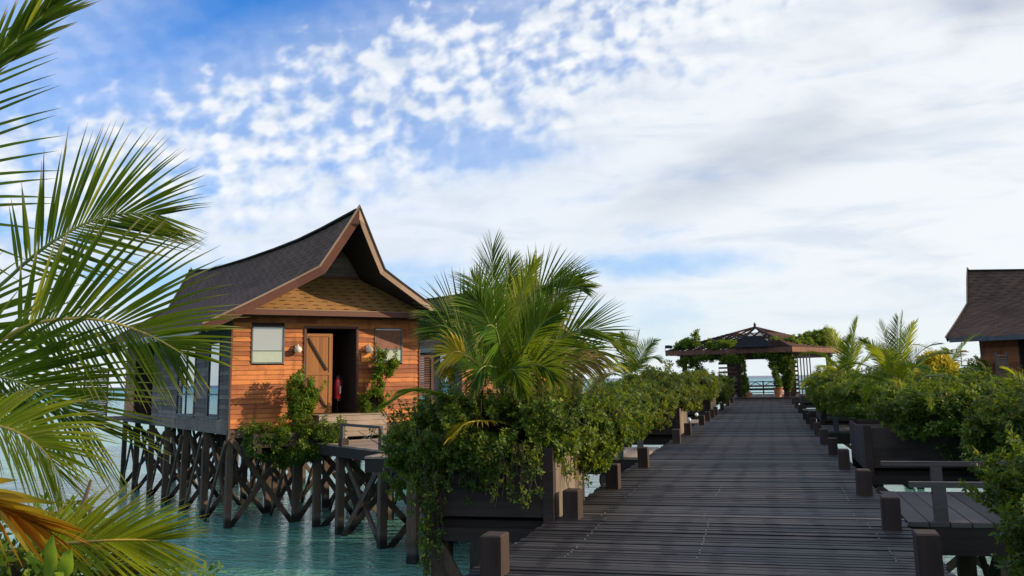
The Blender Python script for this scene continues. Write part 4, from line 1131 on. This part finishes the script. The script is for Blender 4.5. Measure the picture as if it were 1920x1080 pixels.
shrub('round leafy shrub hanging in front of the orange wall left of the door steps', 'shrub', Hloc(1.15, -1.0, .2),
      [tuple(Hloc(1.15, -1.15, .06)) + (.62, .52, .42), tuple(Hloc(.50, -1.1, .05)) + (.42, .38, .34), tuple(Hloc(1.85, -1.25, .0)) + (.44, .42, .38), tuple(Hloc(1.15, -1.1, -.25)) + (.6, .4, .28), tuple(Hloc(2.2, -1.7, .0)) + (.28, .4, .26)], 4900, 25, tmpl=SPRIG_BIG, smin=.5, smax=.85, twigs=40, group='plants along the house front')
shrub('tall leafy plant against the orange wall left of the doorway', 'shrub', Hloc(1.55, -.75, .3),
      [tuple(Hloc(1.62, -.75, 1.05)) + (.34, .30, .28), tuple(Hloc(1.45, -.75, 1.45)) + (.17, .17, .30), tuple(Hloc(1.95, -.75, 1.15)) + (.16, .16, .16), tuple(Hloc(1.6, -.75, .75)) + (.30, .25, .25)], 640, 26, tmpl=SPRIG_BIG, smin=.55, smax=.95, mat='leaf_bright', group='plants along the house front', thr=-.3, twigs=8)
shrub('slender climbing plant right of the doorway under the right window', 'shrub', Hloc(3.85, -.5, .5),
      [tuple(Hloc(3.80, -.45, .95)) + (.30, .28, .32), tuple(Hloc(3.98, -.4, 1.45)) + (.14, .14, .4), tuple(Hloc(4.05, -.4, 2.0)) + (.09, .09, .36), tuple(Hloc(4.45, -.45, 2.0)) + (.20, .12, .12), tuple(Hloc(4.25, -.45, 1.8)) + (.14, .1, .14)], 760, 27, tmpl=SPRIG_BIG, smin=.55, smax=.95, mat='leaf_bright', group='plants along the house front', thr=-.3, twigs=6)
# left, further along
shrub('rounded shrub in the second left planter with pale side', 'shrub', (-3.3, 27.2, .6),
      [(-2.9, 26.9, .98, .8, 1.0, .42), (-3.3, 28.4, 1.15, .95, 1.2, .50), (-2.4, 28.6, .98, .5, .9, .38), (-3.9, 26.6, .85, .9, .9, .5)], 6000, 28, tmpl=SPRIG_BIG, smin=.55, smax=.9, mat='leaf_olive', twigs=40)
shrub('shrub over the water between the two left planters', 'shrub', (-3.8, 23.2, .2),
      [(-3.6, 23.6, .68, .9, 1.0, .36), (-4.6, 24.4, .70, 1.0, 1.0, .38), (-3.0, 24.6, .72, .6, .8, .42)], 4200, 29, tmpl=SPRIG_BIG, smin=.5, smax=.85, mat='leaf_olive', twigs=30)
shrub('shrub in the farthest left planter close to the pavilion', 'shrub', (-3.2, 42, .6),
      [(-3.0, 41, 1.0, .9, 1.6, .5), (-3.4, 43.2, 1.1, 1.1, 1.6, .55), (-2.6, 47, .9, .9, 1.5, .6)], 3600, 30, tmpl=SPRIG_BIG, smin=.8, smax=1.3, mat='leaf_olive', twigs=30)
# right side
shrub('big shrub in the planter behind the lower right walkway', 'shrub', (2.9, 18.4, .6),
      [(2.5, 17.6, .84, .80, .8, .36), (3.5, 17.8, .86, 1.0, .9, .42), (4.6, 18.0, .72, 1.1, 1.0, .45), (3.0, 19.3, .9, 1.2, 1.0, .36), (4.1, 17.2, .6, .8, .6, .45), (2.6, 17.0, .72, .6, .35, .32), (3.7, 16.9, .6, .8, .4, .42), (3.1, 17.0, .42, .5, .3, .34), (4.0, 16.9, .25, .8, .35, .40)], 11500, 31, twigs=60, smin=.9, smax=1.6)
shrub('dense shrub hanging over the right end of the lower right walkway', 'shrub', (4.0, 14.8, .2),
      [(3.3, 15.0, .62, .75, .6, .42), (4.2, 14.9, .72, .9, .8, .50), (5.2, 15.2, .75, 1.0, .9, .50), (3.2, 14.8, .25, .6, .5, .35)], 9500, 32, twigs=50, smin=.8, smax=1.4)
shrub('leafy shrub in the lower right corner reaching down to the water', 'shrub', (2.6, 9.0, -.1),
      [(2.25, 9.3, .42, .48, .5, .38), (2.75, 8.9, .30, .6, .6, .55), (2.15, 8.5, -.10, .42, .45, .38), (2.5, 8.0, -.35, .55, .5, .42), (2.05, 8.9, .22, .3, .4, .3)], 9500, 33, twigs=60)
shrub('shrub on the right edge of the boardwalk before the pavilion', 'shrub', (2.4, 30, .4),
      [(2.3, 27, .82, .8, 1.5, .45), (2.6, 30, .85, 1.0, 2.0, .52), (1.95, 33, .85, .75, 1.8, .5), (3.8, 27, .85, 1.2, 1.5, .6)], 8200, 34, tmpl=SPRIG_BIG, smin=.6, smax=1.0, twigs=50)
shrub('farthest right shrub next to the pavilion', 'shrub', (2.6, 42, .4),
      [(2.5, 38, .9, 1.0, 2.2, .5), (2.7, 43, 1.0, 1.2, 2.2, .6), (4.4, 36, .95, 1.4, 2.0, .7)], 5000, 35, tmpl=SPRIG_BIG, smin=.8, smax=1.3, twigs=40)
shrub('wide shrub behind the right planter in front of the right house', 'shrub', (6.2, 22.5, .3),
      [(5.2, 21.5, .75, 1.3, 1.2, .5), (6.8, 21.5, .7, 1.4, 1.2, .5), (4.2, 23.5, .85, 1.3, 1.4, .45), (6.2, 26, .75, 1.8, 1.4, .5)], 7000, 36, tmpl=SPRIG_BIG, smin=.55, smax=.95, twigs=50, mat='leaf_olive')

# unseen hedges added out of view on the right to shade the deck
shrub('tall hedge-like shrub added out of view right of the boardwalk to shade the deck', 'shrub', (3.4, 3.0, 0),
      [(3.0, 6.0, .6, .8, 1.0, 1.0), (3.2, 4.2, .9, 1.0, 1.4, 1.1), (3.4, 1.5, 1.0, 1.0, 1.8, 1.2), (3.4, -1.5, 1.1, 1.0, 1.8, 1.3)], 9000, 37, tmpl=SPRIG_BIG, smin=.8, smax=1.4, thr=-.5)
shrub('tall leafy hedge added beyond the picture edge right of the walkway to shade the deck', 'shrub', (7.5, 12.5, 0),
      [(7.0, 10.5, .9, 1.0, 1.6, 1.2), (7.3, 13.0, 1.1, 1.1, 1.6, 1.4), (7.5, 15.5, 1.1, 1.1, 1.5, 1.4)], 8000, 38, tmpl=SPRIG_BIG, smin=.9, smax=1.5, thr=-.5)

# ------------------------------------------------------------------ smaller palms
def ring_f(n, e0, e1, l, sag, seed, mats=(None,)):
    r2 = random.Random(seed); out = []
    for i in range(n):
        q = i / n; out.append((360 * i * .382 % 360 + r2.uniform(-10, 10), e0 + (e1 - e0) * q, l * r2.uniform(.85, 1.1), sag * (.4 + q) * r2.uniform(.8, 1.2), mats[i % len(mats)]))
    return out
pg = 'small coconut palms planted along the boardwalk'
palm('small palm with upright fronds right of the boardwalk behind the big right shrub', (2.55, 21.8, .8), .35, ring_f(16, 84, 20, 1.5, .4, 1, (None, None, None, 'frond_lime')), L=.46, w=.026, nl=46, fold=0, segs=3, seed=6, group=pg)
palm('small palm in front of the right end of the pavilion', (2.2, 30.5, 1.0), .3, ring_f(11, 80, 15, 1.7, .45, 2, (None, 'frond_lime')), L=.55, w=.032, nl=40, fold=0, segs=3, seed=7, group=pg)
palm('small bright palm left of the pavilion above the rounded shrub', (-4.15, 30.0, 1.05), .3, ring_f(12, 82, 15, 1.6, .45, 3, (None, 'frond_lime', None)), L=.55, w=.032, nl=42, fold=0, segs=3, seed=8, group=pg)
palm('young palm with one tall arching yellow-green frond right of the big palm', (-4.6, 24.2, .9), .15,
     [(20, 62, 1.6, .55, 'frond_lime'), (350, 20, 1.1, .3, 'frond_lime'), (120, 40, 1.0, .4, None), (200, 35, 1.0, .4, None), (330, 10, 1.3, .35, 'frond_yellow'), (60, 45, 1.0, .5, None)], L=.38, w=.035, nl=26, fold=0, segs=2, seed=9, group=pg, trunk_r=.06)
palm('palm with yellow lower leaves in front of the sea at the right', (5.0, 30.5, .9), .7, ring_f(11, 60, 0, 1.25, .5, 5, (None, 'frond_dry')), L=.4, w=.035, nl=22, fold=0, segs=2, seed=10, group=pg)
palm('shaggy palm with golden tips below the right house', (4.9, 20.6, .65), .2, ring_f(14, 66, 5, 1.1, .5, 6, (None, 'frond_lime', 'frond_dry')), L=.45, w=.028, nl=40, fold=0, segs=3, seed=11, group=pg)
palm('tall palm standing behind the right house wall', (12.9, 52.5, -1), 3.6, ring_f(10, 60, 0, 2.4, .55, 7), L=.8, w=.05, nl=24, fold=0, segs=2, seed=12, group='palms behind the right house')
palm('second palm behind the wall of the right house with drooping fronds', (11.2, 46.5, -1), 2.6, ring_f(9, 55, 0, 2.2, .6, 8), L=.7, w=.05, nl=24, fold=0, segs=2, seed=13, group='palms behind the right house')
shrub('yellow-leaved croton shrub in front of the sea at the right', 'shrub', (4.4, 28.8, .9),
      [(4.30, 28.6, 1.72, .40, .40, .30), (4.6, 28.8, 1.55, .35, .35, .26)], 520, 41, tmpl=SPRIG_BIG, mat='frond_yellow', smin=.8, smax=1.3, thr=-.4)
def px_blob(u, v, D, r): p = at(u, v, D); return (p.x, p.y, p.z, r[0], r[1], r[2])
shrub('light green tree-like shrub beside the wall of the right house', 'shrub', tuple(at(1832, 740, 42)),
      [px_blob(1833, 690, 42, (.35, .4, .40)), px_blob(1828, 712, 42, (.5, .5, .5)), px_blob(1838, 735, 42, (.8, .8, .5))], 900, 42, tmpl=SPRIG_BIG, mat='leaf_bright', smin=1.0, smax=1.6)

# ------------------------------------------------------------------ foreground palm on the left
fp = empty('palm_tree', at(-420, 700, 5.6)); FO = fp.location.copy(); bpy.context.view_layer.update()
def fpt(L_): return [at(u, v, d) - FO for u, v, d in L_]
VIEW = (at(960, 540, 5) - EYE).normalized(); CR = Vector((math.cos(YAW), math.sin(YAW), 0))
m = MB(); b_ = at(-420, 700, 5.6) - FO
m.tube([b_ + Vector((-.3, 0, -2.6)), b_ + Vector((-.15, 0, -1.2)), b_ + Vector((0, 0, .35))], [.17, .15, .13], 12); m.build('trunk', 'trunk_palm', fp)
crown = b_ + Vector((0, 0, .35))
def ff(pl, nl, L, w, mat, **kw):
    P = [crown] + fpt(pl)
    up = kw.pop('up', -VIEW + Vector((0, 0, .25)))
    return frond(fp, P, nl, L, w, mat, up, **kw)
# big frond crossing the middle left
ff([(-150, 700, 5.2), (-20, 648, 5.0), (50, 612, 4.95), (120, 598, 4.9), (200, 602, 4.85), (284, 630, 4.8), (350, 668, 4.75)], 44, .70, .024, 'frond_fore', petiole=.40, ang=(1.15, .30), droop=(.075, .015),
   lift=(.10, .05), rad=.017, seed=71, stem='petiole_yellow', tipf=.42, side_len=(1.02, .85))
# frond behind it, higher
ff([(-160, 640, 6.0), (-30, 560, 5.9), (60, 482, 5.85), (120, 440, 5.8), (180, 411, 5.8), (240, 400, 5.8), (300, 404, 5.8)], 42, .72, .023, 'frond_fore', petiole=.38, ang=(1.0, .28), droop=(.06, .01),
   lift=(.10, .05), rad=.016, seed=72, tipf=.45, side_len=(1.0, 1.05))
# high frond at the upper left
ff([(-260, 520, 6.2), (-140, 300, 6.2), (-60, 170, 6.2), (20, 85, 6.2), (85, 25, 6.2), (125, -15, 6.2)], 34, .52, .036, 'frond_fore', petiole=.42, ang=(.50, .22), droop=.02, lift=(.05, .05), rad=.014, seed=73, tipf=.5, jit=.10)
# fine leaflets entering from the left edge
ff([(-240, 560, 6.6), (-120, 460, 6.6), (-75, 330, 6.6), (-62, 200, 6.6), (-66, 100, 6.6)], 24, .74, .028, 'frond_green', petiole=.28, ang=(1.45, 1.15), droop=.03, lift=(.05, .05), rad=.012, seed=74, tipf=.85)
# lower drooping fronds, lime coloured
ff([(-150, 800, 4.7), (-60, 790, 4.5), (20, 805, 4.4), (78, 840, 4.35), (112, 890, 4.3)], 40, .46, .020, 'frond_lime', petiole=.44, ang=(.8, .22), droop=.12, lift=(.05, -.05), rad=.012, seed=75, stem='petiole_yellow', tipf=.7)
ff([(-190, 740, 5.1), (-90, 700, 4.9), (0, 706, 4.85), (90, 742, 4.8), (170, 800, 4.8)], 36, .74, .025, 'frond_green', petiole=.36, ang=(.72, .25), droop=.035, lift=(.0, -.05), rad=.014, seed=76, tipf=.6)
ff([(-230, 640, 5.3), (-130, 600, 5.2), (-50, 625, 5.15), (20, 690, 5.1), (70, 760, 5.1)], 32, .72, .025, 'frond_green', petiole=.36, ang=(.8, .3), droop=.04, lift=(.0, .0), rad=.014, seed=81, tipf=.6)
# bottom frond, bright
ff([(-150, 1000, 4.0), (-10, 1036, 3.8), (90, 1022, 3.75), (180, 1014, 3.7), (250, 1012, 3.7), (300, 1014, 3.7)], 52, .34, .0155, 'frond_lime', petiole=.40, ang=(.75, .22), droop=.06, lift=(.08, .0), rad=.012, seed=77, stem='petiole_yellow', tipf=.6)
ff([(-150, 1040, 4.1), (-10, 1075, 3.9), (90, 1065, 3.85), (180, 1062, 3.8), (240, 1075, 3.8)], 40, .34, .014, 'frond_dry', petiole=.40, ang=(.8, .3), droop=.10, lift=(.05, .0), rad=.010, seed=78, tipf=.6)
# dry orange frond
ff([(-160, 900, 3.9), (-90, 905, 3.6), (-30, 935, 3.5), (20, 962, 3.5), (70, 985, 3.5)], 13, .36, .05, 'frond_orange', petiole=.36, ang=(.42, .10), droop=.05, lift=(.03, .0), rad=.018, seed=79, stem='frond_orange', tipf=.7, label='dry orange frond')
tag(fp, 'large coconut palm whose fronds sweep in from the left edge of the picture', 'palm tree')

# leafy shrub along the bottom left
def px_blob(u, v, D, r): p = at(u, v, D); return (p.x, p.y, p.z, r[0], r[1], r[2])
shrub('flowering beach shrub with small green sprigs at the lower left corner', 'shrub', tuple(at(60, 1160, 3.8)),
      [px_blob(60, 1010, 3.9, (.22, .25, .12)), px_blob(170, 1065, 3.9, (.25, .2, .10)), px_blob(300, 1085, 3.9, (.20, .2, .08)), px_blob(110, 985, 4.1, (.12, .2, .07)), px_blob(20, 1080, 3.8, (.25, .2, .14)),
       px_blob(165, 905, 4.2, (.03, .03, .015)), px_blob(165, 958, 4.2, (.04, .04, .02)), px_blob(80, 960, 4.3, (.04, .04, .02))], 300, 43, tmpl=SPRIG_FINE, mat='leaf_bright', stems=4, group=None, thr=-.5, smin=.7, smax=1.2)
fl = empty('fleshy_plant', at(100, 1110, 3.4)); fo = fl.location.copy()
for i, (u0, v0, u1, v1, w_) in enumerate([(85, 1090, 105, 1000, .05), (110, 1090, 140, 1025, .055), (70, 1075, 60, 1030, .04), (95, 1100, 125, 1070, .05)]):
    m = MB(); m.tip = []; a = at(u0, v0, 3.4) - fo; b = at(u1, v1, 3.35) - fo
    prof = [.3, .8, 1, .95, .7, .05]; d = b - a; s_ = d.cross(VIEW).normalized(); ids = []
    for k in range(6):
        p = a + d * (k / 5) + VIEW * (.02 * math.sin(k)); ww = w_ * prof[k] / 2; ids.append(len(m.v)); m.v += [tuple(p - s_ * ww - VIEW * ww * .4), tuple(p), tuple(p + s_ * ww - VIEW * ww * .4)]; m.tip += [0, 0, 0]
    for q, r_ in zip(ids[:-1], ids[1:]):
        for k in range(2): m.f.append((q + k, q + k + 1, r_ + k + 1, r_ + k)); m.mi.append(0)
    m.build('leaf', 'leaf_fleshy', fl, True)
tag(fl, 'plant with a few broad fleshy upright leaves at the bottom left', 'plant')

# ------------------------------------------------------------------ pavilion
K0 = Vector((1.42, 65.5, 0)); K1 = Vector((-7.1, 69.5, 0)); K2 = Vector((5.34, 74.07, 0)); K3 = K1 + K2 - K0
pc = (K1 + K2) / 2
pv = empty('pavilion', pc)
def P_(v, z): return Vector((v.x - pc.x, v.y - pc.y, z))
ctr = Vector((0, 0, 0))
zE, zT, zA = 3.18, 4.35, 4.92
corners = [K0, K1, K3, K2]
def inset(k, f): return Vector((pc.x + (k.x - pc.x) * f, pc.y + (k.y - pc.y) * f, 0))
# fascia boards on each side
for i in range(4):
    a, b = P_(corners[i], zE), P_(corners[(i + 1) % 4], zE)
    m = MB(); m.beam(a, b, .05, .26)
    bb = m.build('fascia', 'pav_fascia', pv)
    m = MB(); nn = int((b - a).length / .26); d = (b - a) / nn          # scalloped drip edge
    out = Vector(((a + b).x, (a + b).y, 0)).normalized() * .04
    for k in range(nn):
        p, q = a + d * k + out, a + d * (k + 1) + out
        m.quad([p + Vector((0, 0, .10)), p + Vector((0, 0, -.14)), p + d * .25 + Vector((0, 0, -.20)), p + d * .5 + Vector((0, 0, -.22)), p + d * .75 + Vector((0, 0, -.20)), q + Vector((0, 0, -.14)), q + Vector((0, 0, .10))])
    m.build('scalloped_edge', 'pav_fascia', bb)
# hip rafters and slats
for k in corners:
    m = MB(); m.beam(P_(k, zE + .1), Vector((0, 0, zA)), .12, .14); m.build('hip_rafter', 'pav_wood', pv)
for i in range(4):
    a, b = corners[i], corners[(i + 1) % 4]
    sm = MB(); n_ = 15
    for k in range(n_):
        f = 1 - k / n_ * .72; z = zE + .14 + (zA - zE - .1) * (1 - f) + .03
        sm.beam(P_(inset(a, f), z), P_(inset(b, f), z), .085, .045)
    sm.build('roof_slats', 'pav_wood', pv)
    rm = MB()
    for k in range(1, 12):
        t = k / 12; e = P_(a.lerp(b, t), zE + .02); f_ = 1 - abs(t - .5) * 2
        tgt = Vector((0, 0, zA)); hip = P_(inset(a if t < .5 else b, 1 - f_), 0)
        top = Vector((hip.x, hip.y, zE + (zA - zE) * f_)) if f_ < .98 else tgt
        rm.beam(e, top, .05, .10)
    rm.build('rafters', 'pav_wood', pv)
m = MB(); m.lathe((0, 0, zA - .1), [(.09, 0), (.11, .15), (.07, .22), (.11, .28), (.06, .36), (.02, .46)], 12); m.build('finial', 'pav_wood', pv)
# open cap and mesh panel on the front slope
m = MB()
e0, e1, e2 = P_(K0, zE + .30), P_(K1, zE + .30), Vector((0, 0, zA + .16)); nn_ = (e1 - e0).cross(e2 - e0)
def on_slope(u, v):
    d, z = raydir(u, v); o_ = EYE - Vector((pc.x, pc.y, 0)); return o_ + d * ((e0 - o_).dot(nn_) / d.dot(nn_))
pp = [on_slope(1377, 652), on_slope(1450, 649), on_slope(1428, 630), on_slope(1393, 630)]
m.quad(pp); m.quad([p - Vector((0, 0, .04)) for p in pp[::-1]])
m.build('mesh_panel', 'panel_mesh', pv)
# ceiling beams
for i in range(4):
    a, b = inset(corners[i], .84), inset(corners[(i + 1) % 4], .84)
    m = MB(); m.beam(P_(a, 2.82), P_(b, 2.82), .14, .22); m.build('ring_beam', 'pav_wood', pv)
cm_ = MB()
for k in range(26):
    t = (k + .5) / 26; cm_.beam(P_(inset(corners[0], .9).lerp(inset(corners[1], .9), t), 3.0), P_(inset(corners[3], .9).lerp(inset(corners[2], .9), t), 3.0), .05, .12)
cm_.build('ceiling_slats', 'pav_wood', pv)
# pillars
pil = [inset(k, .80) for k in corners] + [Vector((-2.62, 66.9, 0)), Vector((-2.05, 67.9, 0)), Vector((.95, 66.9, 0)), Vector((1.35, 67.6, 0)), Vector((-2.4, 74.5, 0)), Vector((1.6, 75.0, 0))]
for p in pil:
    m = MB(); w_ = .17; q = P_(p, 0); m.box(q.x - w_, q.x + w_, q.y - w_, q.y + w_, -.05, 2.95); m.build('pillar', 'pav_wood', pv)
for (x0, x1, y) in ((-3.35, -2.2, 66.6), (.9, 1.75, 66.5)):
    m = MB()
    for k in range(9): m.box(x0 - pc.x, x1 - pc.x, y - pc.y, y + .04 - pc.y, .3 + k * .28, .42 + k * .28)
    m.build('lattice', 'pav_wood', pv)
m = MB()
for k in range(5): m.box(1.75 + k * .2 - pc.x, 1.83 + k * .2 - pc.x, 68 - pc.y, 68.05 - pc.y, .1, 2.9)
m.build('batten_screen', 'trim_pale', pv)
m = MB()
for k in range(60):
    yy = 65.45 + k * .2; hw = 4.6
    m.box(-6.0 - pc.x, 4.6 - pc.x, yy - pc.y, yy + .19 - pc.y, .03, .10)
m.build('floor', 'deck_planks', pv)
m = MB(); m.box(-6.0 - pc.x, 4.6 - pc.x, 65.36 - pc.y, 65.44 - pc.y, -.3, .095); m.build('floor_edge', 'beam_dark', pv)
for sx in (-5, -1, 3.6):
    for sy in (66.2, 71, 76):
        m = MB(); m.box(sx - .15 - pc.x, sx + .15 - pc.x, sy - .15 - pc.y, sy + .15 - pc.y, WATER - 1, .02); m.build('pile', 'pile_wood', pv)
tag(pv, 'square timber pavilion with slatted hipped roof and finial at the end of the boardwalk', 'pavilion')
# railing behind
rl = empty('railing', (-.6, 77.6, 0))
m = MB(); m.box(-4.5, 4.5, -.03, .03, 1.0, 1.06); m.box(-4.5, 4.5, -.03, .03, .66, .74); m.box(-4.5, 4.5, -.03, .03, .38, .5); m.box(-4.5, 4.5, -.03, .03, .18, .24); m.build('rails', 'beam_dark', rl)
for k in range(9):
    m = MB(); xx = -4.5 + k * 1.125; m.box(xx - .05, xx + .05, -.05, .05, .05, 1.10); m.build('post', 'beam_dark', rl)
m = MB()
for k in range(8):
    xx = -4.5 + k * 1.125; m.beam((xx, 0, .66), (xx + .56, 0, 1.0), .03, .05); m.beam((xx + 1.125, 0, .66), (xx + .56, 0, 1.0), .03, .05)
m.build('diagonal_bars', 'beam_dark', rl)
tag(rl, 'dark timber railing across the sea end of the pavilion', 'railing')
bn = empty('bench', (-.6, 76.4, .1))
m = MB(); m.box(-1.9, 1.9, -.2, .2, .40, .46); m.build('seat', 'pav_wood', bn)
m = MB(); m.box(-1.9, 1.9, .2, .25, .55, .68); m.build('backrest', 'trim_red', bn)
for sx in (-1.7, 0, 1.7):
    m = MB(); m.box(sx - .04, sx + .04, -.18, .24, 0, .40); m.build('leg', 'pav_wood', bn)
tag(bn, 'long low bench in front of the pavilion railing', 'bench')
# pots
def pot(label, loc, mat, r, h, cat='plant pot'):
    o = empty('plant_pot', loc)
    m = MB(); m.lathe((0, 0, 0), [(r * .6, 0), (r * .8, h * .3), (r, h * .75), (r * .95, h * .92), (r * 1.08, h * .93), (r * 1.08, h), (r * .9, h), (r * .85, h * .9)], 18); m.build('pot', mat, o, True)
    m = MB(); m.lathe((0, 0, h * .86), [(0, 0), (r * .84, 0.001), (r * .84, .02), (0, .025)], 16); m.build('soil', 'soil', o)
    tag(o, label, cat, 'pots in the pavilion'); return o
pot('tall terracotta pot at the right pillar of the pavilion', (.42, 66.2, .1), 'terracotta', .30, .62)
pot('round dark pot at the left pillar of the pavilion', (-1.95, 67.3, .1), 'pot_dark', .52, .95)
pot('small terracotta pot by the left pillars', (-1.45, 66.3, .1), 'terracotta', .22, .32)
vg = 'climbing plants on the pavilion'
shrub('climbing plant rising from the terracotta pot', 'vine', (.42, 66.2, .7), [(.45, 66.25, 1.0, .22, .22, .4), (.35, 66.3, 1.7, .20, .2, .5), (.15, 66.4, 2.2, .2, .2, .3)], 330, 51, tmpl=SPRIG_BIG, mat='leaf_bright', group=vg, thr=-.5, smin=.8, smax=1.3, name='vine')
shrub('thick dark vine mantle hanging over the right pillar', 'vine', (1.0, 66.7, .2), [(.95, 66.6, 2.2, .65, .3, .7), (.35, 66.5, 2.75, .7, .3, .25), (1.1, 66.6, 1.3, .35, .3, .8), (-.4, 66.5, 2.85, .6, .3, .12)], 1500, 52, tmpl=SPRIG_BIG, group=vg, thr=-.3, smin=.9, smax=1.5, name='vine')
shrub('thin vine on the left pillars', 'vine', (-2.0, 66.8, .2), [(-1.75, 66.6, 1.9, .15, .2, .9), (-1.7, 66.7, .9, .22, .2, .7), (-2.5, 66.5, 2.6, .7, .2, .3)], 620, 53, tmpl=SPRIG_BIG, group=vg, thr=-.3, smin=.8, smax=1.4, name='vine')
shrub('bright vine on the left half of the pavilion roof', 'vine', tuple(at(1330, 668, 67)), [px_blob(1292, 643, 68, (.7, .5, .28)), px_blob(1345, 647, 66.5, (.85, .4, .22)), px_blob(1307, 634, 68, (.15, .15, .25)), px_blob(1370, 648, 66, (.4, .3, .18)), px_blob(1276, 650, 68.5, (.45, .3, .15))], 800, 54, tmpl=SPRIG_BIG, mat='leaf_bright', group=vg, thr=-.2, smin=.9, smax=1.5, name='vine', twigs=10)
shrub('large bushy vine on the right half of the pavilion roof', 'vine', tuple(at(1530, 660, 68)), [px_blob(1470, 642, 65.5, (1.0, .4, .28)), px_blob(1530, 634, 68, (1.1, .6, .48)), px_blob(1552, 622, 69, (.5, .3, .2)), px_blob(1568, 645, 70, (.5, .4, .3)), px_blob(1505, 645, 66.5, (.8, .4, .25)), px_blob(1545, 640, 69, (.9, .5, .35))], 2000, 55, tmpl=SPRIG_BIG, mat='leaf_bright', group=vg, thr=-.2, smin=.9, smax=1.5, name='vine', twigs=16)
shrub('dark vine under the left eave of the pavilion', 'vine', tuple(at(1300, 690, 68)), [px_blob(1290, 680, 68, (.8, .4, .35)), px_blob(1325, 672, 67, (.8, .3, .2)), px_blob(1312, 700, 67.5, (.4, .3, .6))], 700, 56, tmpl=SPRIG_BIG, group=vg, thr=-.3, smin=.9, smax=1.4, name='vine')
# floodlight on the left corner
fd = empty('floodlight', at(1252, 656, 69.3))
m = MB(); m.box(-.16, .16, -.10, .08, .10, .32); m.build('housing', 'metal_dark', fd)
m = MB(); m.box(-.19, -.165, -.02, .02, -.1, .25); m.box(.165, .19, -.02, .02, -.1, .25); m.box(-.19, .19, -.02, .02, -.13, -.10); m.build('bracket', 'metal_dark', fd)
m = MB(); m.box(.14, .34, -.11, -.07, .08, .30); m.build('visor', 'metal_dark', fd)
tag(fd, 'small black floodlight on the left corner of the pavilion roof', 'floodlight')
# small white path lights
for u, v, D, lab in ((1293, 803, 31, 'small white path light on the left edge near the second planter'), (1306.7, 791, 35, 'larger white path light beyond the second left planter'), (1352, 764, 50, 'farthest small white path light on the left edge')):
    p = at(u, v, D); p.z = 0; o = empty('path_light', p)
    m = MB(); m.tube([(0, 0, 0), (0, 0, .12)], .03); m.build('stem', 'metal_dark', o)
    m = MB(); m.lathe((0, 0, .12), [(.03, 0), (.06, .02), (.065, .06), (.045, .10), (.01, .12)], 14); m.build('globe', 'white_light', o, True)
    tag(o, lab, 'path light', 'path lights on the left edge')
# lit screen and poles by the sea at the right
sp = at(1820, 709, 80); sr = empty('timber_screen', (sp.x, sp.y, 0))
m = MB()
for k in range(6): m.box(-.95, .95, -.04, .04, .75 + k * .16, .90 + k * .16)
m.build('boards', 'screen_wood', sr)
for k, xx in enumerate((-.55, .0, .5)):
    m = MB(); m.tube([(xx, .1, -2.4), (xx, .1, 3.1 - k * .5)], .035, 6); m.build('pole', 'rail_wood', sr)
m = MB()
for xx in (-.85, .85): m.box(xx - .08, xx + .08, -.06, .1, -3, .74)
m.box(-1, 1, -.08, .3, .55, .72)
m.build('frame', 'beam_dark', sr)
tag(sr, 'sunlit orange timber screen with thin poles near the sea at the far right', 'screen')
